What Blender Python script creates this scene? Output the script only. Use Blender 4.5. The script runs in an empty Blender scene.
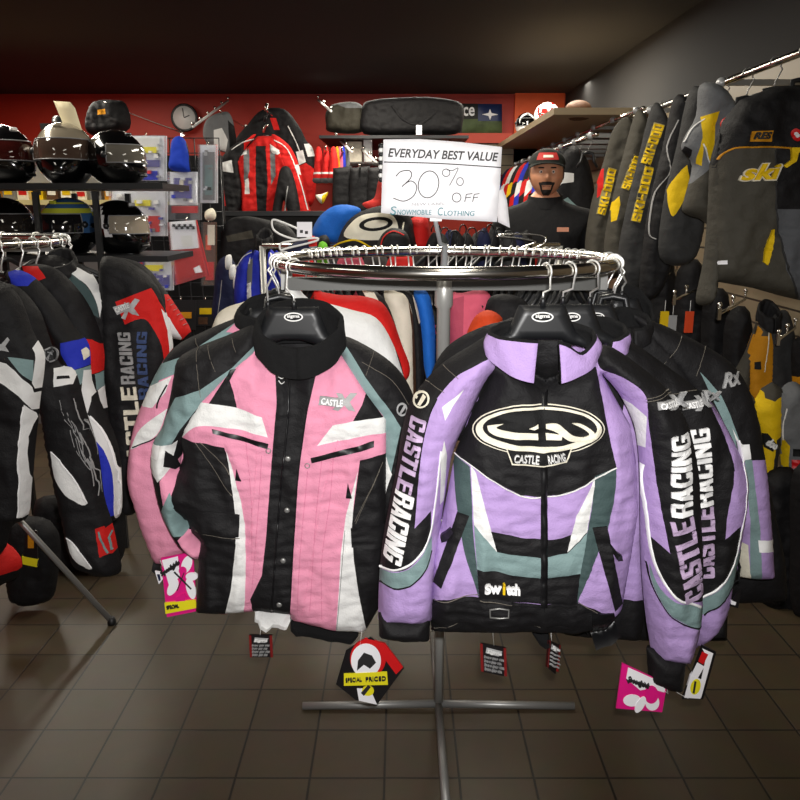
import bpy, bmesh, math, random
import numpy as np
from mathutils import Vector, Matrix, noise
from mathutils.geometry import delaunay_2d_cdt
PI = math.pi
random.seed(7)
scn = bpy.context.scene
COL = scn.collection

# ------------------------------------------------------------------ camera
F_PX, PITCH, CAM_H = 790.0, math.radians(13.7), 1.51
cam_data = bpy.data.cameras.new('camera'); cam = bpy.data.objects.new('camera', cam_data)
COL.objects.link(cam); cam.location = (0, 0, CAM_H); cam.rotation_euler = (PI/2 - PITCH, 0, 0)
cam_data.sensor_width = 36; cam_data.lens = F_PX*36/800; cam_data.clip_start = .05
scn.camera = cam
# ------------------------------------------------------------------ light and exposure
scn.view_settings.view_transform = 'Standard'; scn.view_settings.look = 'None'
scn.view_settings.exposure = 0.0; scn.view_settings.gamma = 1; scn.view_settings.use_curve_mapping = False
world = bpy.data.worlds.new('world'); scn.world = world; world.use_nodes = True
world.node_tree.nodes['Background'].inputs[0].default_value = (1, .95, .88, 1)
world.node_tree.nodes['Background'].inputs[1].default_value = .06
def area(name, loc, sx, sy, power, col, rot=(0, 0, 0)):
    l = bpy.data.lights.new(name, 'AREA'); l.shape = 'RECTANGLE'; l.size = sx; l.size_y = sy; l.energy = power; l.color = col
    o = bpy.data.objects.new(name, l); COL.objects.link(o); o.location = loc; o.rotation_euler = rot; return o
FLUO = (1, .93, .80)
for x in (-2.1, 0.2):
    area('ceiling_tube_and_fill', (x, .9, 2.52), .3, 1.2, 9, FLUO)
    area('ceiling_tube_and_fill', (x, 3.55, 2.52), .3, 1.2, 30, FLUO)
for x in (-2.6, -0.2, 1.0):
    area('ceiling_tube_and_fill', (x, 5.7, 2.53), .2, 1.2, 40, FLUO)
    area('ceiling_tube_and_fill', (x, 7.1, 2.53), 1.2, .2, 9, FLUO)  # extra row added near the back wall only to brighten it
fl = bpy.data.lights.new('camera_flash', 'SPOT'); fl.energy = 185; fl.color = (1, .98, .96); fl.shadow_soft_size = .02
fl.spot_size = math.radians(84); fl.spot_blend = 1.0
flo = bpy.data.objects.new('camera_flash', fl); COL.objects.link(flo); flo.location = (.03, 0.02, CAM_H + .07); flo.rotation_euler = (PI/2 - PITCH, 0, 0)

# ------------------------------------------------------------------ helpers
CP, SP = math.cos(PITCH), math.sin(PITCH)
CAMV = Vector((0, 0, CAM_H))
def ray(px, py):
    dx, dy = (px-400)/F_PX, -(py-400)/F_PX
    return Vector((dx, CP + dy*SP, -SP + dy*CP))
def at(px, py, Y):
    r = ray(px, py); return CAMV + r*(Y/r.y)
def lin(c):
    return tuple((v/255/12.92) if v/255 <= .04045 else ((v/255+.055)/1.055)**2.4 for v in c)
MATS = {}
def mat(name, rgb=(128, 128, 128), rough=.6, metal=0., bump=0., scale=300., var=0., spec=.5, trans=0., alpha=1., sheen=0., emit=0., coat=0.):
    if name in MATS: return MATS[name]
    m = bpy.data.materials.new(name); m.use_nodes = True; nt = m.node_tree; b = nt.nodes['Principled BSDF']
    c = lin(rgb)
    b.inputs['Base Color'].default_value = (*c, 1); b.inputs['Roughness'].default_value = rough
    b.inputs['Metallic'].default_value = metal; b.inputs['Specular IOR Level'].default_value = spec
    b.inputs['Transmission Weight'].default_value = trans; b.inputs['Alpha'].default_value = alpha
    b.inputs['Sheen Weight'].default_value = sheen; b.inputs['Coat Weight'].default_value = coat
    if emit: b.inputs['Emission Color'].default_value = (*c, 1); b.inputs['Emission Strength'].default_value = emit
    tc = nt.nodes.new('ShaderNodeTexCoord')
    if bump:
        n = nt.nodes.new('ShaderNodeTexNoise'); n.inputs['Scale'].default_value = scale; n.inputs['Detail'].default_value = 3
        n2 = nt.nodes.new('ShaderNodeTexNoise'); n2.inputs['Scale'].default_value = 28; n2.inputs['Detail'].default_value = 4
        ad = nt.nodes.new('ShaderNodeMath'); ad.operation = 'MULTIPLY_ADD'; ad.inputs[1].default_value = .25
        nt.links.new(tc.outputs['Object'], n.inputs['Vector']); nt.links.new(tc.outputs['Object'], n2.inputs['Vector'])
        nt.links.new(n.outputs['Fac'], ad.inputs[0]); nt.links.new(n2.outputs['Fac'], ad.inputs[2])
        bp = nt.nodes.new('ShaderNodeBump'); bp.inputs['Strength'].default_value = min(1, bump*1.6); bp.inputs['Distance'].default_value = .014
        nt.links.new(ad.outputs[0], bp.inputs['Height']); nt.links.new(bp.outputs[0], b.inputs['Normal'])
    if var:
        n = nt.nodes.new('ShaderNodeTexNoise'); n.inputs['Scale'].default_value = 9; n.inputs['Detail'].default_value = 5
        r = nt.nodes.new('ShaderNodeMapRange'); r.inputs['From Min'].default_value = .3; r.inputs['From Max'].default_value = .7
        r.inputs['To Min'].default_value = 1-var; r.inputs['To Max'].default_value = 1+var*.5
        mx = nt.nodes.new('ShaderNodeVectorMath'); mx.operation = 'SCALE'; mx.inputs[0].default_value = c
        nt.links.new(tc.outputs['Object'], n.inputs['Vector']); nt.links.new(n.outputs['Fac'], r.inputs['Value'])
        nt.links.new(r.outputs[0], mx.inputs['Scale']); nt.links.new(mx.outputs[0], b.inputs['Base Color'])
    MATS[name] = m; return m
def fab(name, rgb, rough=.75, bump=.25, **k): return mat(name, rgb, rough, bump=bump, spec=.3, var=.04, **k)
PINK = fab('pink_nylon', (224, 145, 172)); LAV = fab('lavender_nylon', (174, 146, 200)); BLK = fab('black_nylon', (18, 17, 19), .7)
TEAL = fab('teal_grey_nylon', (122, 146, 146)); DTEAL = fab('dark_green_grey_nylon', (62, 80, 80)); WHT = fab('white_nylon', (226, 226, 224))
REFL = mat('reflective_tape', (250, 250, 250), .35); FLEECE = fab('black_fleece', (18, 18, 19), .95, .5, scale=500)
SILV = fab('silver_embroidery', (168, 168, 168), .5); CREAM = fab('cream_print', (228, 222, 202)); BADGEK = fab('badge_black', (14, 14, 15))
STITCH = fab('grey_stitching', (112, 106, 96)); LAVP = fab('lavender_print', (196, 172, 205)); GREYP = fab('grey_print', (150, 150, 150))
RED = fab('red_nylon', (200, 26, 22)); BLUE = fab('blue_nylon', (36, 50, 178)); YEL = fab('yellow_nylon', (226, 188, 10)); SKY = fab('sky_blue_cloth', (28, 104, 200))
OLIVE = fab('charcoal_nylon', (68, 65, 57)); CHAR = fab('dark_charcoal_nylon', (48, 48, 48)); GREY = fab('grey_nylon', (110, 112, 114)); CRM = fab('cream_cloth', (222, 214, 196))
NAVY = fab('navy_cloth', (24, 30, 62)); ORANGE = fab('orange_cloth', (216, 72, 30)); BROWN = fab('brown_cloth', (84, 56, 36)); HOTP = fab('coral_pink_cloth', (222, 96, 120))
AMBER = fab('amber_nylon', (196, 132, 14)); GREEN = fab('lime_green_cloth', (110, 190, 40))
CHROME = mat('chrome', (230, 227, 220), .2, 1.); HOOK = mat('bright_hook_steel', (236, 236, 232), .3, .55); STEEL = mat('brushed_steel', (150, 150, 148), .42, .6); PLK = mat('black_plastic', (26, 27, 29), .4); ZIP = mat('zipper_rubber', (16, 16, 18), .38)
GLOSSK = mat('gloss_black_paint', (8, 8, 9), .12, coat=1.); WPLAST = mat('white_plastic', (235, 235, 232), .4); PAPER = mat('white_card', (244, 243, 247), .7); INK = mat('black_ink', (36, 34, 36), .6)
MAG = mat('magenta_card', (226, 24, 130), .45); YELST = mat('yellow_sticker', (238, 226, 30), .5); TAGK = mat('black_card', (22, 20, 22), .4); TAGR = mat('dark_red_card', (120, 24, 24), .45); TAGRED = mat('red_card', (206, 22, 26), .45)
GREYPL = mat('grey_plastic', (120, 120, 122), .4); SILVP = mat('silver_plastic', (176, 178, 180), .35, .3)

def inside(poly, pts):
    x, y = pts[:, 0], pts[:, 1]; r = np.zeros(len(pts), bool); n = len(poly)
    for i in range(n):
        x0, y0 = poly[i]; x1, y1 = poly[(i+1) % n]
        if y0 == y1: continue
        c = ((y0 > y) != (y1 > y)) & (x < (x1-x0)*(y-y0)/(y1-y0)+x0); r ^= c
    return r
def segd(pts, A, B):
    out = np.full(len(pts), 9.)
    d = B-A; L = np.maximum((d*d).sum(1), 1e-12)
    for s in range(0, len(pts), 2000):
        p = pts[s:s+2000, None, :]; t = np.clip(((p-A)*d).sum(2)/L, 0, 1)
        q = A+t[..., None]*d; out[s:s+2000] = np.sqrt(((p-q)**2).sum(2)).min(1)
    return out
def loop_segs(poly): p = np.asarray(poly); return p, np.roll(p, -1, 0)
def densify(poly, g, closed=True):
    p = np.asarray(poly, float); out = []; n = len(p)
    for i in range(n if closed else n-1):
        a, b = p[i], p[(i+1) % n]; k = max(1, int(np.hypot(*(b-a))/g+.5))
        for j in range(k): out.append(a+(b-a)*j/k)
    if not closed: out.append(p[-1])
    return np.array(out)
def smooth(pts, closed=True, k=4):
    """rounded curve through the points; a repeated point stays a corner"""
    p = [tuple(q) for q in pts]; n = len(p); out = []
    for i in range(n if closed else n-1):
        p1, p2 = p[i], p[(i+1) % n]
        if p1 == p2: continue
        p0 = p[(i-1) % n] if (closed or i > 0) else p1; p3 = p[(i+2) % n] if (closed or i+2 < n) else p2
        p0, p1, p2, p3 = map(np.array, (p0, p1, p2, p3))
        for j in range(k):
            t = j/k; out.append(.5*(2*p1+(p2-p0)*t+(2*p0-5*p1+4*p2-p3)*t*t+(3*p1-p0-3*p2+p3)*t**3))
    if not closed: out.append(np.array(p[-1], float))
    return np.array(out)
def prof(d, e): t = np.clip(d/e, 0, 1); return np.sqrt(np.maximum(0, 1-(1-t)**2))

def tag(o, label=None, cat=None, group=None, kind=None):
    if label: o['label'] = label
    if cat: o['category'] = cat
    if group: o['group'] = group
    if kind: o['kind'] = kind
    return o
def empty(name, loc, label, cat, group=None):
    o = bpy.data.objects.new(name, None); COL.objects.link(o); o.location = loc; o.empty_display_size = .05
    return tag(o, label, cat, group)
def child_off(parent):
    v = Vector((0, 0, 0))
    while parent is not None: v += parent.location; parent = parent.parent
    return v
def mk(name, verts, faces, mats, idx=None, parent=None, smooth_=True, label=None, base=False):
    """verts in world metres; linked under parent, or at its own base point"""
    V = np.array([tuple(v) for v in verts], float)
    off = child_off(parent) if parent else (Vector(((V[:, 0].min()+V[:, 0].max())/2, (V[:, 1].min()+V[:, 1].max())/2, V[:, 2].min())))
    V = V-np.array(off); me = bpy.data.meshes.new(name); me.from_pydata(V.tolist(), [], [tuple(map(int, f)) for f in faces])
    if not isinstance(mats, (list, tuple)): mats = [mats]
    for m in mats: me.materials.append(m)
    if idx is not None: me.polygons.foreach_set('material_index', np.array(idx, dtype=np.int32))
    me.polygons.foreach_set('use_smooth', np.array(smooth_, bool) if hasattr(smooth_, '__len__') else np.full(len(me.polygons), bool(smooth_)))
    me.validate(); me.update()
    o = bpy.data.objects.new(name, me); COL.objects.link(o)
    if parent: o.parent = parent
    else: o.location = off
    if label: o['label'] = label
    return o
class MB:
    def __init__(s): s.v = []; s.f = []; s.m = []; s.mats = []
    def mi(s, m):
        if m not in s.mats: s.mats.append(m)
        return s.mats.index(m)
    def add(s, v, f, m):
        o = len(s.v); s.v += [Vector(q) for q in v]; k = s.mi(m)
        for q in f: s.f.append([i+o for i in q]); s.m.append(k)
        return s
    def box(s, c, d, m, M=None):
        c = Vector(c); x, y, z = [q/2 for q in d]
        vs = [Vector((a*x, b*y, e*z)) for e in (-1, 1) for b in (-1, 1) for a in (-1, 1)]
        if M is not None: vs = [M @ q for q in vs]
        return s.add([c+q for q in vs], [(0, 2, 3, 1), (4, 5, 7, 6), (0, 1, 5, 4), (1, 3, 7, 5), (3, 2, 6, 7), (2, 0, 4, 6)], m)
    def tube(s, pts, r, m, n=10, closed=False, cap=True):
        P = [Vector(p) for p in pts]; N = len(P); rings = []; prev = None
        rr = r if hasattr(r, '__len__') else [r]*N
        for i in range(N):
            if closed: t = P[(i+1) % N]-P[i-1]
            else: t = P[min(i+1, N-1)]-P[max(i-1, 0)]
            t.normalize()
            if prev is None: a = t.cross(Vector((0, 0, 1)) if abs(t.z) < .9 else Vector((1, 0, 0)))
            else: a = prev-t*prev.dot(t)
            a.normalize(); prev = a; b = t.cross(a)
            rings.append([P[i]+(a*math.cos(2*PI*k/n)+b*math.sin(2*PI*k/n))*rr[i] for k in range(n)])
        v = [q for R in rings for q in R]; f = []
        for i in range(N if closed else N-1):
            j = (i+1) % N
            for k in range(n): f.append((i*n+k, i*n+(k+1) % n, j*n+(k+1) % n, j*n+k))
        if not closed and cap: f += [tuple(range(n-1, -1, -1)), tuple(range((N-1)*n, N*n))]
        return s.add(v, f, m)
    def lathe(s, prf, c, m, n=24, M=None):
        c = Vector(c); v = []; f = []
        for r, z in prf:
            for k in range(n):
                q = Vector((r*math.cos(2*PI*k/n), r*math.sin(2*PI*k/n), z)); v.append(c+(M @ q if M is not None else q))
        for i in range(len(prf)-1):
            for k in range(n): f.append((i*n+k, i*n+(k+1) % n, (i+1)*n+(k+1) % n, (i+1)*n+k))
        f += [tuple(range(n-1, -1, -1)), tuple(range((len(prf)-1)*n, len(prf)*n))]
        return s.add(v, f, m)
    def ball(s, c, r, m, n=12):
        return s.lathe([(max(1e-4, math.sin(PI*i/8))*r, -math.cos(PI*i/8)*r) for i in range(9)], c, m, n)
    def build(s, name, parent=None, smooth_=True, label=None):
        return mk(name, s.v, s.f, s.mats, s.m, parent, smooth_, label)
def copy_tree(o, parent=None):
    c = o.copy(); COL.objects.link(c)
    if parent: c.parent = parent
    for ch in list(o.children): copy_tree(ch, c)
    return c

class Plane:
    def __init__(s, px, py, Y, yaw=0.):
        s.o = at(px, py, Y); a = math.radians(yaw)
        s.U = Vector((math.cos(a), math.sin(a), 0)); s.V = Vector((0, 0, 1)); s.N = Vector((math.sin(a), -math.cos(a), 0))
    def uv(s, px, py, w=0.):
        r = ray(px, py); t = ((s.o-CAMV).dot(s.N)+w)/r.dot(s.N); q = CAMV+r*t-s.o; return (q.dot(s.U), q.z)
    def uvs(s, pts, w=None): return np.array([s.uv(p[0], p[1], 0. if w is None else w[i]) for i, p in enumerate(pts)])
    def w(s, u, v, n=0.): return s.o+s.U*float(u)+s.V*float(v)+s.N*float(n)

def cdt(P, loops, g, opens=()):
    """constrained triangulation of outline P with inner loops; grid spacing g"""
    pts = []; edges = []
    for L in [P]+list(loops):
        D = densify(L, g); o = len(pts); pts += D.tolist(); n = len(D); edges += [(o+i, o+(i+1) % n) for i in range(n)]
    B = np.array(pts); E = np.array(edges); A0, B0 = B[E[:, 0]], B[E[:, 1]]
    lo, hi = P.min(0), P.max(0); xs = np.arange(lo[0], hi[0]+g, g); ys = np.arange(lo[1], hi[1]+g, g*.866)
    G = np.array([(x+(.5*g if j % 2 else 0), y) for j, y in enumerate(ys) for x in xs])
    G = G[inside(P, G)]
    if len(G): G = G[segd(G, A0, B0) > .55*g]
    allp = pts+G.tolist()
    V, _, Fc, _, _, _ = delaunay_2d_cdt([Vector(p) for p in allp], edges, [], 0, 1e-6)
    V = np.array([(p.x, p.y) for p in V]); Fc = np.array([f for f in Fc if len(f) == 3])
    c = V[Fc].mean(1); k = inside(P, c); Fc = Fc[k]
    a = V[Fc]; ar = (a[:, 1, 0]-a[:, 0, 0])*(a[:, 2, 1]-a[:, 0, 1])-(a[:, 2, 0]-a[:, 0, 0])*(a[:, 1, 1]-a[:, 0, 1])
    Fc = Fc[np.abs(ar) > 1e-10]; ar = ar[np.abs(ar) > 1e-10]; Fc[ar < 0] = Fc[ar < 0][:, ::-1]
    used = np.unique(Fc); mp = np.full(len(V), -1); mp[used] = np.arange(len(used))
    return V[used], mp[Fc]
def boundary(Fc):
    cnt = {}
    for t in Fc:
        for a, b in ((t[0], t[1]), (t[1], t[2]), (t[2], t[0])): cnt[(int(a), int(b))] = 1
    return [(a, b) for a, b in cnt if (b, a) not in cnt]

_glyph = {}
def glyphs(s, bold=.0, shear=0., res=4):
    k = (s, bold, shear)
    if k in _glyph: return _glyph[k]
    cu = bpy.data.curves.new('tmp', 'FONT'); cu.body = s; cu.offset = bold; cu.shear = shear; cu.resolution_u = res; cu.fill_mode = 'FRONT'
    ob = bpy.data.objects.new('tmp', cu); COL.objects.link(ob); bpy.context.view_layer.update()
    me = bpy.data.meshes.new_from_object(ob.evaluated_get(bpy.context.evaluated_depsgraph_get()))
    V = np.array([(v.co.x, v.co.y) for v in me.vertices]); Fc = [tuple(p.vertices) for p in me.polygons]
    bpy.data.objects.remove(ob); bpy.data.meshes.remove(me); bpy.data.curves.remove(cu)
    V = V-V.min(0); V = V/V.max(0); tris = []
    for f in Fc:
        for i in range(1, len(f)-1): tris.append((f[0], f[i], f[i+1]))
    T = np.array(tris); a = V[T]; ar = (a[:, 1, 0]-a[:, 0, 0])*(a[:, 2, 1]-a[:, 0, 1])-(a[:, 2, 0]-a[:, 0, 0])*(a[:, 1, 1]-a[:, 0, 1])
    T[ar < 0] = T[ar < 0][:, ::-1]
    _glyph[k] = (V, T); return _glyph[k]

def _b(*r): return [[(x0, y0), (x1, y0), (x1, y1), (x0, y1)] for x0, y0, x1, y1 in r]
_t, _h = .33, .17
_c = .1
_BL = [(_c, 0), (1-_c, 0), (1, _c*.7), (1, _h), (0, _h), (0, _c*.7)]; _TL = [(x, 1-y) for x, y in _BL][::-1]
BLOCK = {'C': [_BL, _TL]+_b((0, _h, _t, 1-_h), (1-_t, _h, 1, .36), (1-_t, .64, 1, 1-_h)), 'G': [_BL, _TL]+_b((0, _h, _t, 1-_h), (1-_t, _h, 1, .52), (.52, .38, 1-_t, .52), (1-_t, .68, 1, 1-_h)),
 'O': [_BL, _TL]+_b((0, _h, _t, 1-_h), (1-_t, _h, 1, 1-_h)), 'D': [[(0, 0), (.85, 0), (1, .12), (1, _h), (0, _h)], [(0, 1-_h), (1, 1-_h), (1, .88), (.85, 1), (0, 1)]]+_b((0, _h, _t, 1-_h), (1-_t, _h, 1, 1-_h)),
 'S': [_BL, _TL]+_b((0, _h, _t, .32), (1-_t, _h, 1, .5), (0, .5, _t, 1-_h), (1-_t, .7, 1, 1-_h))+[[(0, .5), (1-_t, .40), (1, .48), (1, .52), (_t, .62), (0, .54)]],
 'A': [[(0, 0), (.32, 0), (.58, 1), (.3, 1)], [(.68, 0), (1, 0), (.7, 1), (.42, 1)]]+_b((.25, .18, .75, .34)), 'T': _b((0, .8, 1, 1), (.33, 0, .67, .8)), 'L': _b((0, 0, .36, 1), (.36, 0, 1, .19)), 'E': _b((0, 0, .36, 1), (.36, 0, 1, .18), (.36, .42, .92, .58), (.36, .82, 1, 1)),
 'R': _b((0, 0, _t, 1), (_t, .83, .9, 1), (_t, .42, .9, .57), (.67, .52, 1, .88))+[[(.67, 0), (1, 0), (1, .36), (.9, .46), (.67, .46)], [(.67, .88), (1, .88), (.9, 1), (.67, 1)]], 'I': _b((0, 0, .36, 1)), 'N': _b((0, 0, .3, 1), (.7, 0, 1, 1))+[[(.0, 1), (.3, 1), (1, 0), (.7, 0)]],
 'K': _b((0, 0, _t, 1))+[[(_t, .38), (.66, 1), (1, 1), (.52, .42)], [(_t, .5), (.52, .62), (1, 0), (.66, 0)]], '-': _b((0, .38, .6, .58)), 'X': [[(0, 0), (.34, 0), (1, 1), (.66, 1)], [(.66, 0), (1, 0), (.34, 1), (0, 1)]]}
_blk = {}
def block(st):
    if st in _blk: return _blk[st]
    V, T, x = [], [], 0.
    for ch in st:
        wd = {'I': .36, '-': .6}.get(ch, 1.)
        for poly in BLOCK.get(ch, []):
            o = len(V); v_, t_ = cdt(np.array(poly, float), [], .21)
            V += [(x+p[0], p[1]) for p in v_]; T += [tuple(o+i for i in f) for f in t_]
        x += wd+.13
    V = np.array(V); V[:, 0] /= x-.13; _blk[st] = (V, np.array(T)); return _blk[st]

class Garment:
    """padded cloth: parts share one inflated front; outlines are given as seen in the photograph and laid on the plane"""
    def __init__(s, name, label, cat, plane, parts, T=.05, Tb=.035, e=.08, e2=.03, a=(.35, .9), lift=None, wr=.004, g=.01, group=None, single=False, fold=(14, 5)):
        s.pl, s.T, s.Tb, s.e, s.e2, s.wr, s.g, s.fold = plane, T, Tb, e, e2, wr, g, fold
        s.lift = lift or {}; s.seed = random.random()*50; s.a = a
        O = {k: densify(smooth(v, True, 4) if not isinstance(v, np.ndarray) else v, 3.) for k, v in parts.items()}
        W = {k: np.full(len(v), -s.T*.6+s.lift.get(k, 0)) for k, v in O.items()}
        for it in range(2):
            s.P = {k: plane.uvs(v, W[k]) for k, v in O.items()}; A, B = [], []
            for k, p in s.P.items():
                q = np.roll(p, -1, 0); m = (p+q)/2; ins = np.zeros(len(p), bool)
                for k2, p2 in s.P.items():
                    if k2 != k: ins |= inside(p2, m)
                A.append(p[~ins]); B.append(q[~ins])
            s.A, s.B = np.vstack(A), np.vstack(B)
            allp = np.vstack(list(s.P.values())); s.lo, s.hi = allp.min(0), allp.max(0)
            W = {k: s.T*s.base(p, k)[0]-s.T*.6+s.lift.get(k, 0) for k, p in s.P.items()}
        base = plane.w((s.lo[0]+s.hi[0])/2, s.lo[1], 0)
        s.single = single; s.root = None; s.meta = (name, label, cat, group)
        if not single: s.root = empty(name, base, label, cat, group)
    def part_of(s, uv):
        for k in reversed(list(s.P)):
            if inside(s.P[k], np.array([uv]))[0]: return k
        return list(s.P)[0]
    def base(s, uv, part):
        du = segd(uv, s.A, s.B); dp = segd(uv, *loop_segs(s.P[part])) if len(s.P) > 1 else du
        h = np.clip((uv[:, 1]-s.lo[1])/(s.hi[1]-s.lo[1]), 0, 1); a = s.a[0]+(s.a[1]-s.a[0])*h
        k = a+(1-a)*prof(dp, s.e2) if len(s.P) > 1 else 1.
        return prof(du, s.e)*k, np.clip(np.minimum(du, dp)/.03, 0, 1)
    def on(s, pts, part):
        """where picture points fall on the cloth"""
        pts = densify(pts, 6.) if len(pts) > 2 else np.asarray(pts, float)
        return s.fit(pts, part)
    def fit(s, pts, part):
        uv = s.pl.uvs(pts)
        if part in s.P:
            for _ in range(3): uv = s.pl.uvs(pts, s.T*s.base(uv, part)[0]-s.T*.6+s.lift.get(part, 0))
        return uv
    def zf(s, uv, part):
        uv = np.asarray(uv, float); b, t = s.base(uv, part); f1, f2 = s.fold
        nz = np.array([(1-abs(noise.noise(Vector((u*f1+s.seed, v*f2+.6*noise.noise(Vector((u*4, v*4, s.seed))), s.seed*.3))))*2.2)+.5*noise.noise(Vector((u*34, v*22, s.seed)))+.45*(1-abs(noise.noise(Vector((u*13+.7*v, v*46, s.seed+9))))*2.6) for u, v in uv]) if s.wr else 0
        return s.T*b+s.lift.get(part, 0)-s.T*.6+s.wr*nz*t
    def build(s, part, base, panels=(), q=.003, qs=.012, name=None, parent=None, label=None):
        """panels: (material, outline) painted in order as sewn-in cloth"""
        P = s.P[part]; pp = [(m, s.on(o, part)) for m, o in panels]
        V, Fc = cdt(P, [p for _, p in pp], s.g)
        mats = [base]; idx = np.zeros(len(Fc), int); c = V[Fc].mean(1)
        for m, p in pp:
            if m not in mats: mats.append(m)
            idx[inside(p, c)] = mats.index(m)
        z = s.zf(V, part); b, t = s.base(V, part)
        if pp and q:
            A = np.vstack([loop_segs(p)[0] for _, p in pp]); B = np.vstack([loop_segs(p)[1] for _, p in pp])
            z = z-q*(1-prof(segd(V, A, B), qs))*t
        zb = np.minimum(z-.002, -s.T*.6+s.lift.get(part, 0)-s.Tb*b-.002); n = len(V)
        verts = [s.pl.w(u, v, w) for (u, v), w in zip(V, z)]+[s.pl.w(u, v, w) for (u, v), w in zip(V, zb)]
        faces = [tuple(f) for f in Fc]+[tuple(n+i for i in f[::-1]) for f in Fc]; ix = list(idx)+list(idx)
        em = {}
        for t_, k in zip(Fc, idx):
            for a_, b_ in ((0, 1), (1, 2), (2, 0)): em[(int(t_[a_]), int(t_[b_]))] = k
        for a_, b_ in boundary(Fc): faces.append((b_, a_, n+a_, n+b_)); ix.append(em[(a_, b_)])
        nm = name or part.split('#')[0]
        if s.single:
            o = mk(s.meta[0], verts, faces, mats, ix); s.root = o; return tag(o, *s.meta[1:])
        return mk(nm, verts, faces, mats, ix, parent or s.root, True, label)
    def patch(s, name, polys, part, h=.0015, g=.006, parent=None, label=None, crv=False):
        """flat sewn-on shapes [(material, outline)] that follow the cloth"""
        vs, fs, ix, mats, sm = [], [], [], [], []
        for j, (m, o) in enumerate(polys):
            p = s.on(smooth(o) if crv else o, part); V, Fc = cdt(p, [], g); z = s.zf(V, part)+h+j*(.0011 if s.wr else .0004)
            if m not in mats: mats.append(m)
            n = len(V); o0 = len(vs)
            top = [s.pl.w(u, v, w) for (u, v), w in zip(V, z)]; vs += top+[s.pl.w(u, v, w-h-.004) for (u, v), w in zip(V, z)]
            bd = boundary(Fc); rim = sorted({i for e in bd for i in e}); mp = {i: 2*n+k for k, i in enumerate(rim)}; vs += [top[i] for i in rim]; fs += [tuple(o0+i for i in f) for f in Fc]+[(o0+mp[b], o0+mp[a], o0+n+a, o0+n+b) for a, b in bd]; sm += [True]*len(Fc)+[False]*len(bd)
            ix += [mats.index(m)]*(len(fs)-len(ix))
        return mk(name, vs, fs, mats, ix, parent or s.root, sm, label)
    def lines(s, name, lst, part, parent=None, label=None, h=.002, curve=True):
        """piping and stitching: (material, points, width in mm)"""
        if len(lst) > 1 and ('piping' in name or name == 'stitching'):
            for one in lst: s.lines(name, [one], part, parent, label, h, curve)
            return
        vs, fs, ix, mats = [], [], [], []
        for m, pts, wd in lst:
            p = s.fit(smooth(pts, False, 5) if curve and len(pts) > 2 else pts, part); p = densify(p, .008, False)
            t = np.gradient(p, axis=0); t /= np.maximum(np.hypot(t[:, 0], t[:, 1]), 1e-9)[:, None]; nn = np.stack([-t[:, 1], t[:, 0]], 1)*wd/2000
            if m not in mats: mats.append(m)
            k = mats.index(m); L, R = p+nn, p-nn; zl, zr = s.zf(L, part), s.zf(R, part); zc = s.zf(p, part); o0 = len(vs)
            for i in range(len(p)):
                vs += [s.pl.w(*L[i], zl[i]-.003), s.pl.w(*L[i], zl[i]+h*.6), s.pl.w(*p[i], max(zc[i], (zl[i]+zr[i])/2)+h), s.pl.w(*R[i], zr[i]+h*.6), s.pl.w(*R[i], zr[i]-.003)]
                if i:
                    for j in range(4): fs.append((o0+(i-1)*5+j, o0+(i-1)*5+j+1, o0+i*5+j+1, o0+i*5+j)); ix.append(k)
        return mk(name, vs, fs, mats, ix, parent or s.root, True, label)
    def text(s, name, items, part, parent=None, label=None, h=.002):
        """items: (string, material, baseline start px, baseline end px, height px vector or height scale, bold)"""
        vs, fs, ix, mats = [], [], [], []
        for j, (st, m, p0, p1, hp, bold, sh) in enumerate(items):
            V, T = block(st) if bold == 'block' else glyphs(st, bold, sh); a, b = s.fit([p0, p1], part); d = b-a
            sc = abs(s.pl.uv(p0[0], p0[1]+1)[1]-s.pl.uv(*p0)[1])*hp; up = np.array([-d[1], d[0]])/np.hypot(*d)*sc
            p = a+V[:, :1]*d+V[:, 1:]*up; z = s.zf(p, part)
            if m not in mats: mats.append(m)
            k = mats.index(m); n = len(p); o0 = len(vs); hh = h+(.0025 if s.wr else 0)+j*(.006 if getattr(s, 'fold', 0) == (7, 3) else .0007)
            vs += [s.pl.w(u, v, w+hh) for (u, v), w in zip(p, z)]+[s.pl.w(u, v, w-.003) for (u, v), w in zip(p, z)]
            fs += [tuple(o0+i for i in f) for f in T]+[(o0+b_, o0+a_, o0+n+a_, o0+n+b_) for a_, b_ in boundary(T)]
            ix += [k]*(len(fs)-len(ix))
        return mk(name, vs, fs, mats, ix, parent or s.root, False, label)
def ell(cx, cy, rx, ry, n=28, tilt=0.):
    t = math.radians(tilt); return [(cx+rx*math.cos(2*PI*i/n)*math.cos(t)-ry*math.sin(2*PI*i/n)*math.sin(t), cy+rx*math.cos(2*PI*i/n)*math.sin(t)+ry*math.sin(2*PI*i/n)*math.cos(t)) for i in range(n)]
def S(pts): return [tuple(p) for p in smooth(pts)]
def C(*pts):
    """outline with sharp corners"""
    return np.array(pts, float)
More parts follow.
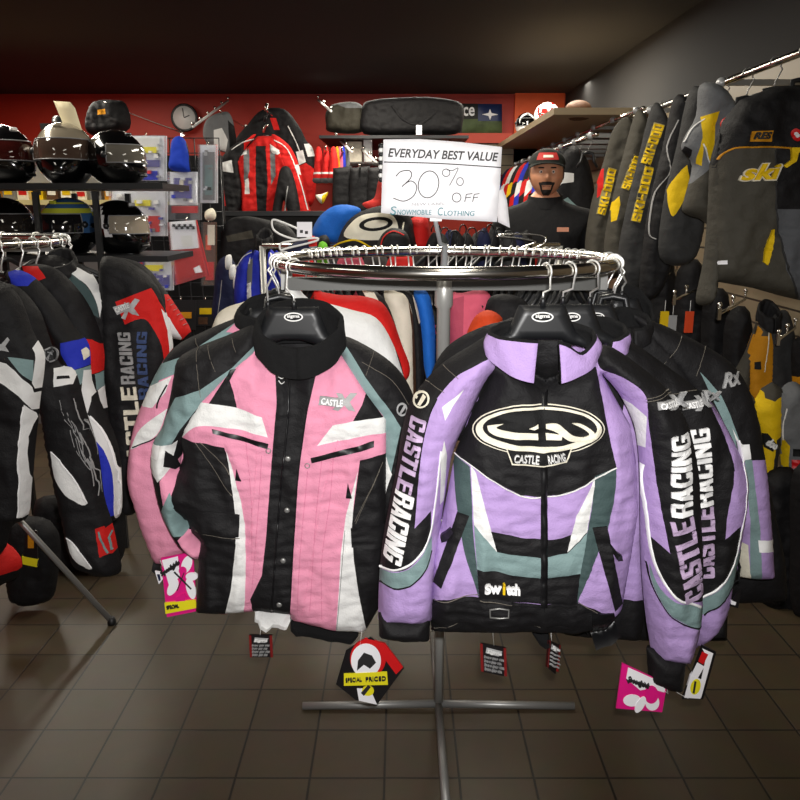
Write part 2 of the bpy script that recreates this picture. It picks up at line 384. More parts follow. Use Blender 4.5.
# ------------------------------------------------------------------ round rack
RC, RR, RZ = Vector((.119, 2.15, 0)), .445, 1.372
def ring_pt(deg, c=RC, R=RR, z=RZ): a = math.radians(deg); return Vector((c.x+R*math.cos(a), c.y+R*math.sin(a), z))
TUBE = mat('silver_tube', (178, 178, 174), .38, .45)
BAR = mat('dark_steel_bar', (84, 84, 82), .5, .5)
def round_rack(name, label, c, R, z, spread=0):
    t = empty(name, (c.x, c.y, 0), label, 'clothes rack')
    MB().tube([ring_pt(i*360/72, c, R, z) for i in range(72)], .0155, CHROME, 14, True).build('hanging_ring', t)
    b = MB()
    for a in (0,):
        d = Vector((math.cos(math.radians(a)), math.sin(math.radians(a)), 0)); n = Vector((-d.y, d.x, 0))
        Mx = Matrix((d, n, (0, 0, 1))).transposed()
        b.box(c+Vector((0, 0, z-.062)), (2*R-.05, .028, .034), BAR, Mx)
        for sg in (-1, 1): b.box(c+d*sg*(R-.02)+Vector((0, 0, z-.04)), (.028, .026, .075), STEEL, Mx)
    b.build('cross_bar', t, False)
    MB().lathe([(.0185, .62), (.0185, z-.13), (.025, z-.12), (.025, z-.03), (.02, z-.028)], c, TUBE, 20).build('upper_post', t)
    MB().lathe([(.0145, .03), (.0145, .66)], c, TUBE, 20).build('lower_post', t)
    MB().lathe([(.024, .6), (.026, .605), (.026, .635), (.021, .64)], c, CHROME, 20).build('height_collar', t)
    for k in range(4):
        a = math.radians(90*k); d = Vector((math.cos(a), math.sin(a), 0))
        MB().tube([c+d*.01+Vector((0, 0, .02)), c+d*.22+Vector((0, 0, .016)), c+d*.42+Vector((0, 0, .012))], .012, STEEL, 8).build('foot', t)
    return t
round_rack('round_clothes_rack', 'chrome round rack holding the pink and lavender jackets', RC, RR, RZ)
# second round rack at the left edge, on slanted legs
LC = Vector((-1.60, 2.62, 0))
t = empty('round_clothes_rack', (LC.x, LC.y, 0), 'chrome round rack at the left edge, on slanted tube legs', 'clothes rack')
MB().tube([ring_pt(i*5, LC, .47, 1.40) for i in range(72)], .0155, CHROME, 14, True).build('hanging_ring', t)
MB().lathe([(.02, .62), (.02, 1.40)], LC, STEEL).build('post', t)
b = MB()
for a in (0, 90):
    d = Vector((math.cos(math.radians(a)), math.sin(math.radians(a)), 0)); Mx = Matrix((d, Vector((-d.y, d.x, 0)), (0, 0, 1))).transposed()
    b.box(LC+Vector((0, 0, 1.385)), (.93, .026, .03), STEEL, Mx)
b.build('cross_bar', t, False)
foot = at(112, 624, 2.665); foot.z = .012
for sg, k in ((1, 0), (-1, 0), (0, 1), (0, -1)):
    f = foot if (sg, k) == (1, 0) else LC+Vector((sg*.62, k*.62, .012))
    MB().tube([LC+Vector((sg*.015, k*.015, .75)), f], .011, STEEL, 10).build('leg', t)
    MB().lathe([(.016, 0), (.016, .012), (.011, .03)], (f.x, f.y, 0), PLK, 12).build('foot_cap', t.children[-1])

# ------------------------------------------------------------------ collar, hanger, tags
def collar(g, xl, xr, ys, yb, yf, ybs, ybf, mo, mi, gap=(3, 3), w0=0., b=.065, th=.011, dips=(), name='collar', flare=1.06, cx=None, rollm=None):
    pl = g.pl; ul, vs = pl.uv(xl, ys); ur, _ = pl.uv(xr, ys); cu = (ul+ur)/2 if cx is None else pl.uv(cx, ys)[0]; a = (ur-ul)/2
    mid = (xl+xr)/2; vb, vf, vbs, vbf = (pl.uv(mid, y)[1] for y in (yb, yf, ybs, ybf))
    n = 56; lev = 7; vsl = []; fs = []; ix = []
    for i in range(n+1):
        row = []
        for j in range(lev):
            s_ = j/(lev-1); gp = math.radians(gap[1]+(gap[0]-gap[1])*s_); th_ = gp+(2*PI-2*gp)*i/n; c = math.cos(th_); sn = math.sin(th_)
            vr = vs+(vf-vs)*max(c, 0)**1.2+(vb-vs)*max(-c, 0); vr -= sum(q[1]*math.exp(-(((th_-q[0]))/q[2])**2) for q in dips); vl = vbs+(vbf-vbs)*max(c, 0)**1.4
            k = (1+(flare-1)*(1-s_))*(1+.035*math.sin(PI*s_)); wob = .002*math.sin(9*th_+4*s_)
            row.append((cu+(a*k+wob)*sn, vl+(vr-vl)*s_, w0+(b*k+wob)*c))
        for j in range(lev-1, -1, -1):
            u, v, w = row[j]; f = 1-th/max(a, .02); gp = .0
            row.append((cu+(u-cu)*f, v-(.004 if j == lev-1 else 0), w0+(w-w0)*(1-th/b)))
        top = row[lev-1]; ti = row[lev]
        row.insert(lev, ((top[0]+ti[0])/2, top[1]+.006, (top[2]+ti[2])/2))
        vsl += [pl.w(*q) for q in row]
    m = 2*lev+1
    for i in range(n):
        for j in range(m-1): fs.append((i*m+j, i*m+j+1, (i+1)*m+j+1, (i+1)*m+j)); ix.append(0 if j < lev-1 else 1)
    fs += [tuple(range(m-1, -1, -1)), tuple(n*m+i for i in range(m))]; ix += [1, 1]
    return mk(name, vsl, fs, [mo, mi], ix, g.root)
def hook_path(P0, Q, c=RC, out=1):
    d = Vector((Q.x-c.x, Q.y-c.y, 0)).normalized()*out; r = .0195; z = Vector((0, 0, 1))
    arc = [Q+(d*math.cos(math.radians(t))+z*math.sin(math.radians(t)))*r for t in range(-35, 216, 18)]
    m = (P0+arc[0])/2+d*.012
    return [P0, P0+z*.018, m]+arc
def hanger(label, pl, plate, top, deg, badge=None, group=None, c=RC, R=RR, z=RZ, cat='clothes hanger', T=.012, inward=1):
    g = Garment('clothes_hanger', label, cat, pl, {'hanger_body': plate}, T=T, Tb=.01, e=.012, wr=0, g=.012, group=group)
    g.build('hanger_body', PLK)
    P0 = pl.w(*pl.uv(*top), 0); MB().tube(hook_path(P0, ring_pt(deg, c, R, z), c, inward), .0023, HOOK, 8).build('hook', g.root)
    MB().lathe([(.006, -.012), (.006, .004), (.003, .008)], P0, PLK, 10).build('hook_socket', g.root)
    if badge:
        x, y, rx, ry = badge
        o = g.patch('badge', [(WPLAST, ell(x, y, rx, ry)), (BADGEK, ell(x, y, rx*.86, ry*.74))], 'hanger_body', h=.001, g=.004)
        g.text('badge_lettering', [('sigma', WPLAST, (x-rx*.66, y+ry*.34), (x+rx*.66, y+ry*.34), ry*.9, .025, 0)], 'hanger_body', o, h=.0032)
    return g
def card(name, parent, quad, Y, layers, texts=(), th=.0012, yaw=0., label=None, string=None):
    """printed card hung on a jacket: quad outline in the picture, inks as thin printed shapes"""
    pl = Plane(*np.mean(np.array(quad), 0), Y, yaw)
    g = Garment.__new__(Garment); g.pl, g.wr, g.g, g.P = pl, 0, .02, {}; g.root = parent; g.zf = lambda uv, part: np.zeros(len(uv)); g.single = False
    o = g.patch(name, [(layers[0], quad)], '', h=th, g=.03, parent=parent, label=label); g.root = o
    if len(layers) > 1: g.patch('printed_picture', layers[1:], '', h=th+.0006, g=.02, parent=o)
    if texts: g.text('printed_lettering', texts, '', o, h=th+.003+.0006*len(layers))
    if string:
        MB().tube([pl.w(*pl.uv(*p), w_) for p, w_ in string], .0008, WPLAST, 5).build('tag_string', o)
    return o
def clasp(g, name, poly, part, parent=None, h=.004, m=None):
    return g.patch(name, [(m or ZIP, poly)], part, h=h, g=.006, parent=parent)

def xlogo(g, part, name, cx, cy, s, rot=0, mirror=1):
    r = math.radians(rot); T_ = lambda l: C(*[(cx+s*(x*math.cos(r)-y*math.sin(r)), cy+s*(x*math.sin(r)+y*math.cos(r))) for x, y in l])
    o = g.patch(name, [(SILV, T_([(-2,-9),(4,-8),(7,-3),(12,-9),(19,-9),(12,0),(18,9),(11,8),(7,3),(1,9),(-5,8),(3,0)])), (GREYP, T_([(-18,-5),(4,-4),(4,5),(-19,4)]))], part, h=.004)
    a, b = T_([(-16.5, 3), (5, 4)]); g.text('emblem_lettering', [('CASTLE', REFL, tuple(a), tuple(b), 6.2*s, .02, 0)], part, o, h=.0075)
    return o
# ------------------------------------------------------------------ pink jacket (front of the rack, left)
J1 = Garment('snowmobile_jacket', 'pink black and white snowmobile jacket at front left of the round rack', 'jacket', Plane(290, 470, 1.86),
 {'sleeve#1': [(256,326),(228,335),(182,355),(174,376),(170,398),(163,425),(154,441),(151,460),(154,480),(158,500),(165,520),(176,540),(188,553),(199,559),(203,545),(192,527),(182,500),(180,470),(186,440),(204,410),(232,378),(264,352)],
  'sleeve#2': [(336,346),(344,336),(372,349),(396,367),(412,392),(419,425),(417,480),(412,540),(404,600),(388,606),(380,585),(382,520),(383,455),(382,425),(360,390)],
  'body': C((258,348),(228,375),(200,402),(184,428),(182,440),(184,456),(177,474),(170,495),(174,510),(188,519),(192,532),(200,538),(198,575),(196,611),(226,613),(262,609),(290,612),(291,618),(314,624),(337,629),(366,630),(380,606),(385,560),(386,500),(386,455),(386,420),(364,391),(338,353),(318,356),(290,372),(272,356))},
 T=.07, Tb=.05, e=.10, e2=.035, a=(.45, .95), wr=.008, g=.008, lift={'sleeve#1': -.008, 'sleeve#2': -.012})
J1.build('body', PINK, [
 (BLK, C((206,408),(228,374),(236,405),(237,411),(205,412))),
 (WHT, S([(168,446),(168,446),(176,425),(198,403),(200,402),(236,408),(262,417),(262,417),(268,437),(268,437),(240,430),(205,425),(190,430),(176,445),(176,445)])),
 (BLK, C((181,437),(196,442),(225,447),(229,462),(233,485),(237,510),(238,535),(236,545),(237,580),(226,614),(190,616),(194,540),(180,520),(160,500),(160,470),(172,450))),
 (WHT, C((226,448),(233,470),(241,500),(245,525),(246,560),(245,600),(244,613),(225,614),(231,590),(236,545),(236,520),(232,485))),
 (BLK, C((256,345),(275,368),(277,400),(272,460),(266,540),(262,575),(250,600),(254,616),(289,618),(291,590),(294,540),(300,460),(308,410),(318,366),(340,350),(300,330))),
 (BLK, C((366,393),(384,418),(353,421),(362,405))),
 (WHT, C((333,425),(352,421),(387,417),(388,433),(352,438),(317,446))),
 (BLK, C((360,460),(384,454),(390,454),(390,640),(364,634),(358,600),(352,560),(351,528),(356,490))),
 (WHT, C((358,470),(354,500),(352,528),(354,560),(359,595),(367,632),(336,632),(339,590),(341,552),(346,515))),
], q=.003)
J1.build('sleeve#1', BLK, [
 (TEAL, C((258,342),(258,352),(228,378),(200,405),(180,430),(170,447),(150,450),(156,436),(175,398),(200,390),(232,368))),
 (WHT, C((152,446),(172,444),(178,440),(170,470),(158,482),(150,470))),
 (REFL, C((149,444),(160,445),(158,459),(149,457))),
 (PINK, C((160,481),(172,466),(186,450),(196,480),(180,512),(165,512))),
 (BLK, C((164,466),(166,450),(178,458),(182,470))),
 (TEAL, C((160,514),(170,492),(178,510),(190,518),(188,535),(172,536))),
 (PINK, C((178,540),(190,527),(206,535),(204,562),(186,556))),
], q=.002)
J1.build('sleeve#2', BLK, [
 (TEAL, C((334,346),(345,344),(366,378),(390,410),(401,427),(396,450),(391,473),(385,470),(386,440),(385,420),(362,392))),
 (WHT, C((385,453),(390,470),(392,474),(387,488),(384,500),(380,490),(382,460))),
], q=.002)
collar(J1, 255, 343, 322, 304, 346, 348, 374, FLEECE, FLEECE, gap=(.2, .2), w0=-.01, b=.07, flare=1.04)
z1 = J1.lines('placket_edge', [(ZIP, [(290,366),(288,420),(280,500),(272,610)], 5), (BLK, [(308,405),(299,470),(294,540),(290,612)], 3)], 'body')
s1 = MB()
for x, y in ((312,374),(290,454),(289,505),(285,555),(281,599)):
    u, v = J1.pl.uv(x, y); w = J1.zf([(u, v)], 'body')[0]; s1 = MB()
    Mx = Matrix((J1.pl.U, J1.pl.V, J1.pl.N)).transposed()
    s1.lathe([(.007, -.002), (.007, .003), (.005, .005), (.002, .005)], J1.pl.w(u, v, w), STEEL, 14, Mx); s1.build('snap_button', J1.root)
for k, (quad, pull) in enumerate(((C((213,428),(214,432),(268,448),(269,443)), (271,446)), (C((311,457),(374,441),(374,447),(312,462)), (309,461)))):
    o = clasp(J1, 'pocket_zipper', quad, 'body', h=.003)
    u, v = J1.pl.uv(*pull); w = J1.zf([(u, v)], 'body')[0]+.004
    MB().tube([J1.pl.w(u+.006*math.cos(t*PI/4), v+.006*math.sin(t*PI/4), w) for t in range(8)], .0013, STEEL, 6, True).build('pull_ring', o)
clasp(J1, 'zipper_pull', C((237,468),(242,480),(236,479)), 'body'); clasp(J1, 'zipper_pull', C((348,482),(352,497),(346,497)), 'body')
clasp(J1, 'arm_zipper', C((230,370),(236,369),(228,384),(225,381)), 'body')
clasp(J1, 'waist_tab', C((187,508),(240,514),(239,536),(200,532),(186,518)), 'body', h=.004, m=BLK); clasp(J1, 'waist_tab', C((351,527),(388,524),(388,548),(352,546)), 'body', h=.004, m=BLK)
st = [(STITCH, [(196,338),(198,376),(201,397)], 1), (STITCH, [(208,345),(216,371)], 1), (STITCH, [(232,338),(236,352)], 1)]
J1.lines('stitching', st, 'sleeve#1', h=.001)
J1.lines('stitching', [(STITCH, [(362,362),(392,380),(412,410)], 1), (STITCH, [(374,352),(366,375)], 1)], 'sleeve#2', h=.001)
J1.lines('stitching', [(STITCH, [(196,442),(215,470),(232,495)], 1), (STITCH, [(200,442),(222,462),(230,474)], 1), (STITCH, [(195,530),(240,538)], 1), (STITCH, [(355,520),(370,490),(383,462)], 1), (STITCH, [(380,470),(366,500),(356,522)], 1)], 'body', h=.001)
J1.lines('seam_piping', [(PINK, [(338,440),(322,500),(312,560),(302,616)], 2), (PINK, [(258,440),(254,500),(248,560)], 2), (GREYP, [(345,530),(341,580),(337,628)], 2)], 'body', h=.001)
xlogo(J1, 'body', 'chest_emblem', 338, 401, 1.0, 3)
J1.patch('shoulder_emblem', [(SILV, ell(402,409,5.5,7)), (BADGEK, ell(402,409,4,5)), (SILV, C((399,413),(404,404),(406,406),(401,414)))], 'sleeve#2', h=.002)
J1.lines('storm_flap_print', [(WHT, [(276,371),(281,373),(286,371)], 1.6), (WHT, [(277,375),(282,378),(286,376)], 1.6), (WHT, [(279,380),(282,383),(285,381)], 1.6)], 'body')
J1.lines('quilt_stitching', [(fab('rose_stitching', (196, 108, 140)), p, 1) for p in ([(322,460),(316,520),(310,610)], [(334,450),(330,500),(322,560),(322,618)], [(308,470),(300,560),(298,612)], [(246,440),(252,500),(252,560)], [(262,455),(258,520),(252,590)])], 'body', h=.0008)
# white lining label and hang tags
J1.patch('inner_lining', [(WHT, C((252,607),(291,610),(291,622),(284,630),(272,627),(266,632),(260,629)))], 'body', h=-.02)
J1.patch('inner_lining', [(FLEECE, C((288,612),(340,624),(362,628),(358,636),(338,640),(310,634),(292,626)))], 'body', h=-.025)
def dark_tag(g, quad, Y, tx, string, yaw=0):
    (x0, y0), (x1, y1), (x2, y2), (x3, y3) = quad
    L = lambda s_, t_: (x0+(x1-x0)*s_+(x3-x0)*t_, y0+(y1-y0)*s_+(y3-y0)*t_)
    txt = [(tx, WHT, L(.22, .30), L(.80, .30), (y3-y0)*.14, .02, .2)]+[('Snow gear size', GREYP, L(.12, .48+.14*k), L(.88-.1*(k % 2), .48+.14*k), (y3-y0)*.08, .0, 0) for k in range(4)]
    return card('hang_tag', g.root, quad, Y, [TAGK, (TAGR, [L(.0, .0), L(.1, 0), L(.1, 1), L(0, 1)]), (TAGR, [L(.9, 0), L(1, 0), L(1, 1), L(.9, 1)]), (SILV, [L(.25, .1), L(.85, .14), L(.7, .34), L(.2, .3)])], txt, yaw=yaw, string=string, label='small black hang tag with white print')
dark_tag(J1, [(249,635),(272,635),(271,657),(250,657)], 1.86, 'Sigma', [((262,612), -.02), ((261,625), 0), ((260,637), 0)])
t1 = card('hang_tag', J1.root, [(346,650),(371,637),(404,668),(378,703),(356,700),(336,684)], 1.86,
 [TAGK, (TAGRED, [(365,638),(385,643),(403,667),(396,674),(382,655),(362,644)]), (TAGRED, ell(368,658,18,19)), (PAPER, ell(366,660,15,17)), (PAPER, [(357,688),(370,688),(377,704),(359,700)]), (INK, [(358,660),(364,652),(372,655),(376,662),(370,668),(364,664),(357,670)]), (YELST, [(344,673),(387,671),(388,684),(344,685)]), (YELST, ell(368,690,6,5)), (INK, [(361,692),(368,684),(371,686),(364,695)])],
 [('SPECIAL', INK, (346,681), (362,680), 4, 0, 0), ('PRICED', INK, (366,680), (386,679), 4, 0, 0)], string=[((366,618), -.02), ((362,630), 0), ((360,645), .002)], label='red white and black card tag with a yellow sticker')

# ------------------------------------------------------------------ second pink jacket behind it
J1b = Garment('snowmobile_jacket', 'second pink jacket, tucked behind the front pink one, its left sleeve showing', 'jacket', Plane(210, 430, 1.99),
 {'sleeve#1': [(258,314),(236,318),(200,333),(176,346),(160,366),(143,402),(132,434),(127,478),(133,502),(142,532),(154,560),(166,562),(192,550),(210,520),(224,470),(234,420),(262,350)],
  'body': C((256,312),(290,318),(330,330),(360,350),(372,400),(372,590),(225,590),(222,470),(232,410),(258,350))},
 T=.05, Tb=.04, e=.07, a=(.5, .95), g=.010, wr=.008, lift={'body': -.01})
J1b.build('body', PINK, [(BLK, C((330,320),(380,345),(380,410),(350,380))), (BLK, C((240,310),(330,310),(330,360),(250,356)))])
J1b.build('sleeve#1', PINK, [
 (BLK, C((262,308),(236,314),(200,330),(168,346),(160,370),(182,360),(240,332),(262,352))),
 (TEAL, C((184,356),(236,322),(238,330),(196,353),(180,372),(160,380),(150,396),(142,402),(160,364))),
 (PINK, C((226,332),(240,318),(254,318),(250,334))),
 (WHT, C((140,406),(150,386),(172,376),(166,392),(152,408))),
 (WHT, S([(132,446),(132,446),(141,428),(168,408),(168,408),(160,430),(150,440),(132,449)])),
], q=.002)
J1b.lines('seam_piping', [(BLK, [(133,447),(150,441),(160,434)], 3), (BLK, [(157,408),(160,398),(168,384)], 4)], 'sleeve#1')
clasp(J1b, 'cuff', C((153,562),(160,566),(162,576),(155,572)), 'sleeve#1', m=BLK)
collar(J1b, 236, 300, 312, 298, 318, 322, 335, FLEECE, FLEECE, w0=-.01, b=.06)
card('hang_tag', J1b.root, [(161,558),(193,552),(197,611),(167,617)], 1.93,
 [MAG]+[(PAPER, p) for p in ([(162,560),(178,556),(180,576),(170,588)],)]+[(PAPER, ell(173,587,4.5,9,20,28)), (PAPER, ell(191,588,4.5,11,20,-14)), (PAPER, ell(187,564,5,9,20,20)), (PAPER, ell(192,576,6,4)), (MAG, ell(183,570,4,4)), (INK, [(174,572),(175,571),(192,588),(191,589)]), (INK, [(184,572),(185,572),(178,590),(177,590)]), (MAG, [(176,597),(186,592),(186,601),(176,602)]), (YELST, [(165,602),(196,599),(197,607),(166,613)])],
 [('Speedgirls', INK, (164,576), (182,564), 6, .01, .3), ('SPECIAL', INK, (168,608), (180,606), 3.5, 0, 0)], string=[((160,560), 0), ((163,566), .002)], label='magenta and white card tag with a yellow sticker')
card('hang_tag', J1b.root, [(155,571),(160,572),(163,579),(159,584)], 1.935, [PAPER, (NAVY, [(157,574),(160,574),(161,580),(159,581)])], label='tiny white care tag')
hp1 = Plane(292, 330, 1.875)
hanger('black plastic hanger with oval badge inside the front pink jacket', hp1, C((268,307),(318,307),(328,334),(350,348),(350,354),(300,340),(284,340),(236,354),(236,348),(258,334)), (294,304), -147, (293.5,317,9.5,4.5))
hanger('black plastic hanger inside the second pink jacket', Plane(270, 320, 2.0), C((250,308),(285,308),(300,325),(330,340),(330,344),(270,330),(222,344),(222,340),(242,322)), (268,304), -158)

# ------------------------------------------------------------------ lavender jacket (front of the rack, right)
J2 = Garment('snowmobile_jacket', 'lavender and black jacket with large oval chest emblem at front right of the round rack', 'jacket', Plane(543, 470, 1.66),
 {'sleeve#1': [(492,335),(470,346),(443,363),(424,382),(410,402),(402,430),(396,470),(388,510),(382,545),(379,580),(378,619),(378,619),(404,622),(432,620),(432,620),(434,580),(440,530),(446,490),(453,452),(468,418),(484,384),(500,357)],
  'sleeve#2': [(590,358),(606,345),(640,366),(668,390),(680,408),(690,430),(698,470),(701,520),(703,570),(702,610),(697,640),(690,661),(690,661),(670,660),(652,656),(652,656),(645,610),(641,560),(640,510),(639,462),(634,425),(618,392)],
  'body': C((500,356),(484,386),(468,420),(455,453),(448,490),(440,530),(434,560),(432,600),(431,629),(480,631),(530,630),(574,632),(604,626),(622,606),(630,560),(638,510),(636,462),(630,425),(612,392),(594,359),(574,366),(543,378),(520,366))},
 T=.075, Tb=.05, e=.11, e2=.035, a=(.35, .95), wr=.008, g=.008, lift={'sleeve#1': .0, 'sleeve#2': .004})
J2.build('body', LAV, [
 (BLK, S([(500,350),(500,350),(478,400),(454,453),(454,453),(485,475),(520,495),(520,495),(543,496),(560,495),(560,495),(590,482),(616,467),(616,467),(606,420),(594,356),(594,356),(543,345)])),
 (DTEAL, S([(453,453),(453,453),(470,467),(470,467),(472,500),(473,530),(477,570),(479,600),(479,600),(475,585),(465,555),(458,515),(455,490)])),
 (WHT, C((471,466),(476,473),(486,512),(497,552),(474,525))),
 (BLK, C((491,531),(515,536),(543,539),(562,537),(588,530),(582,545),(567,553),(542,557),(497,552))),
 (TEAL, C((474,525),(497,552),(542,557),(567,553),(588,532),(584,560),(580,574),(542,579),(477,570))),
 (BLK, C((477,569),(542,578),(580,573),(578,606),(542,603),(479,598))),
 (DTEAL, S([(595,477),(595,477),(616,467),(616,467),(615,495),(607,530),(597,555),(577,604),(577,604),(580,574),(586,540),(591,510)])),
 (WHT, C((596,477),(591,507),(587,532),(567,552),(576,515))),
 (BLK, C((425,602),(432,600),(479,597),(543,604),(577,603),(600,612),(621,622),(640,600),(640,650),(425,650))),
], q=.003)
wl = [(437,398),(424,410),(410,430)]
J2.build('sleeve#1', LAV, [
 (BLK, S([(496,328),(496,328),(470,340),(435,362),(405,395),(398,430),(392,470),(384,520),(376,566),(376,566),(400,571),(420,556),(430,535),(431,511),(431,511),(414,529),(414,529),(420,460),(428,420),(437,398),(437,398),(455,377),(478,364),(497,354),(497,354)])),
 (WHT, C((464,389),(452,407),(445,420),(442,407))),
 (TEAL, S([(376,566),(376,566),(398,572),(418,560),(432,535),(432,535),(430,562),(417,580),(398,588),(376,580),(376,580)])),
 (WHT, C((444,440),(447,455),(444,500),(440,505),(441,455))),
], q=.002)
J2.build('sleeve#2', LAV, [
 (BLK, S([(596,350),(596,350),(612,344),(648,360),(684,392),(684,392),(700,440),(706,500),(706,600),(706,600),(690,604),(672,594),(656,570),(649,535),(649,535),(670,553),(670,553),(657,480),(648,415),(647,400),(639,388),(620,376),(600,368)])),
 (WHT, C((618,396),(632,404),(647,417),(645,447),(639,447),(632,425))),
 (TEAL, S([(649,562),(649,562),(660,588),(680,604),(706,608),(706,608),(704,626),(690,627),(668,612),(652,582)])),
], q=.002)
for k, (p, o) in enumerate((('sleeve#1', C((378,618),(404,621),(431,619),(430,645),(404,646),(379,642))), ('sleeve#2', C((650,654),(690,660),(686,697),(668,694),(652,686))))):
    gg = Garment.__new__(Garment); gg.__dict__.update(J2.__dict__); gg.P = {'cuff': densify(J2.pl.uvs(o), .006)}; gg.A, gg.B = loop_segs(gg.P['cuff']); gg.T, gg.e = .045, .05; gg.wr = .003
    gg.build('cuff', BLK, parent=J2.root)
# collar: lavender outside, black fleece inside, open at the front
collar(J2, 489, 598, 335, 326, 338, 350, 377, LAV, FLEECE, gap=(11, 13), w0=-.005, b=.075, flare=1.08, cx=543, dips=((.72, .030, .34),))
J2.patch('inner_placket', [(BLK, C((522,340),(562,340),(556,376),(543,392),(528,378)))], 'body', h=.012)
J2.lines('front_zipper', [(ZIP, [(544,372),(543.5,450),(543.5,540),(543.5,612)], 15), (BLK, [(541.5,372),(541,450),(541,540),(541,612)], 3)], 'body', h=.004)
J2.lines('chest_piping', [(WHT, [(454,453),(485,475),(520,495),(543,496)], 2.2), (WHT, [(543,496),(560,495),(590,482),(616,467)], 2.2)], 'body')
J2.lines('reflective_piping', [(REFL, [(441,450),(438,480),(435,505),(430,535),(417,557),(397,569),(379,566)], 4.5)], 'sleeve#1')
J2.lines('reflective_piping', [(REFL, [(641,462),(642,490),(645,512),(652,555),(665,584),(681,601),(701,607)], 5.5)], 'sleeve#2')
J2.lines('seam_piping', [(BLK, [(432,550),(427,566),(417,580),(398,588),(379,580)], 2.5), (BLK, [(437,398),(428,420),(420,460),(414,529)], 2)], 'sleeve#1')
J2.lines('seam_piping', [(BLK, [(645,560),(652,585),(668,613),(688,627),(702,626)], 2.5), (BLK, [(648,402),(650,430),(657,480),(670,552)], 2.5)], 'sleeve#2')
J2.text('sleeve_lettering', [('CASTLE', LAVP, (411,414), (396,487), 15, 'block', 0), ('RACING', REFL, (395.5,488), (383,553), 18, 'block', 0)], 'sleeve#1')
J2.text('sleeve_lettering', [('CASTLE', LAVP, (703,592), (692,515), 21, 'block', 0), ('RACING', REFL, (691.5,513), (688,431), 20, 'block', 0)], 'sleeve#2')
e2 = J2.patch('shoulder_emblem', [(CREAM, ell(421,399,8,9,28,35)), (BADGEK, ell(421,399,6,7,28,35)), (CREAM, C((417,404),(423,393),(426,396),(420,405)))], 'sleeve#1', h=.002)
xlogo(J2, 'sleeve#2', 'shoulder_emblem', 672, 402, .85, -14)
# oval chest emblem with swept mark and name plate, split by the zipper
em = J2.patch('chest_emblem', [(CREAM, ell(538,428.5,66,25.5,48,0)), (BADGEK, ell(538,428.5,64.8,24.4,48)), (CREAM, ell(538,428.5,62.6,22.6,48)), (BADGEK, ell(539,426.9,56.5,18.3,44)),
 (CREAM, S([(487,425),(487,425),(489,431),(500,436),(520,438),(537,438),(537,438),(537,432),(537,432),(515,431),(502,429),(496,427),(503,423),(503,423)])),
 (CREAM, C((528,427),(537,422.5),(537,426),(533,428))), (CREAM, C((545,432),(561,433),(560,438),(545,438))),
 (CREAM, S([(545,423),(545,423),(556,422),(564,428),(572,434),(582,436),(588,433),(583,428),(571,422),(571,422),(580,423),(592,430),(591,436),(580,440),(568,439),(556,431),(545,427),(545,427)]))], 'body', h=.002, g=.005)
np_ = J2.patch('name_plate', [(CREAM, C((505,446),(543,450),(571,445),(566,461),(543,465),(511,463))), (BADGEK, C((506.5,447.5),(543,451.5),(569,447),(564.5,459.8),(543,463.5),(512,461.5)))], 'body', h=.007)
J2.text('plate_lettering', [('CASTLE', WHT, (512.5,460), (537,461.5), 8, .01, 0), ('RACING', WHT, (547,461.5), (564,458.5), 8, .01, 0)], 'body', np_, h=.012)
J2.text('hem_lettering', [('Sw', REFL, (484,592), (501,592), 9.5, .05, 0), ('i', YEL, (502,592), (504.5,592), 10.5, .04, 0), ('tch', REFL, (505.5,592), (519,592), 10, .05, 0)], 'body', h=.004)
o = clasp(J2, 'pocket_flap', C((457,511),(469,516),(441,587),(433,581)), 'body', h=.005, m=BLK); clasp(J2, 'zipper_pull', C((450,526),(453,529),(446,539),(441,539),(440,535)), 'body', o, .012)
o = clasp(J2, 'pocket_flap', C((592,527),(606,525),(622,602),(614,609)), 'body', h=.005, m=BLK); clasp(J2, 'zipper_pull', C((608,540),(615,549),(621,554),(622,559),(617,559),(611,550)), 'body', o, .012)
clasp(J2, 'belt', C((432,603),(480,601),(543,606),(577,606),(575,624),(543,625),(480,623),(432,622)), 'body', h=.004, m=BLK)
u0 = [J2.pl.uv(x, y) for x, y in ((488,600),(497,599),(506,600),(506,608),(497,609),(488,608))]; wz = J2.zf(u0, 'body')
MB().tube([J2.pl.w(u, v, w+.008) for (u, v), w in zip(u0, wz)], .0022, STEEL, 8, True).build('belt_buckle', J2.root)
J2.patch('belt_buckle', [(ZIP, C((592,614),(613,611),(616,628),(610,642),(592,641)))], 'body', h=.004, label='side release belt buckle')
J2.lines('stitching', [(STITCH, [(434,628),(480,621),(540,626)], 1), (STITCH, [(480,600),(540,607)], 1), (STITCH, [(434,599),(478,594)], 1), (STITCH, [(578,602),(618,620)], 1)], 'body', h=.001)
J2.lines('stitching', [(STITCH, [(425,380),(444,392)], 1), (STITCH, [(443,365),(458,378)], 1)], 'sleeve#1', h=.001)
J2.lines('stitching', [(STITCH, [(646,402),(658,399),(671,392)], 1.2), (STITCH, [(645,399),(657,396),(669,389)], 1)], 'sleeve#2', h=.001)
dark_tag(J2, [(480,643),(506,648),(504,676),(481,671)], 1.68, 'Sigma', [((493,605), .045), ((492,625), .01), ((494,646), .0)])
dark_tag(J2, [(549,640),(560,645),(555,674),(547,667)], 1.7, 'Sigma', [((552,628), 0), ((551,634), 0), ((552,643), 0)], yaw=50)
J2.patch('inner_lining', [(FLEECE, C((524,626),(550,628),(548,642),(538,639),(526,632)))], 'body', h=-.03)
J2.patch('inner_lining', [(FLEECE, C((430,620),(590,624),(588,634),(540,632),(432,632)))], 'body', h=-.02)
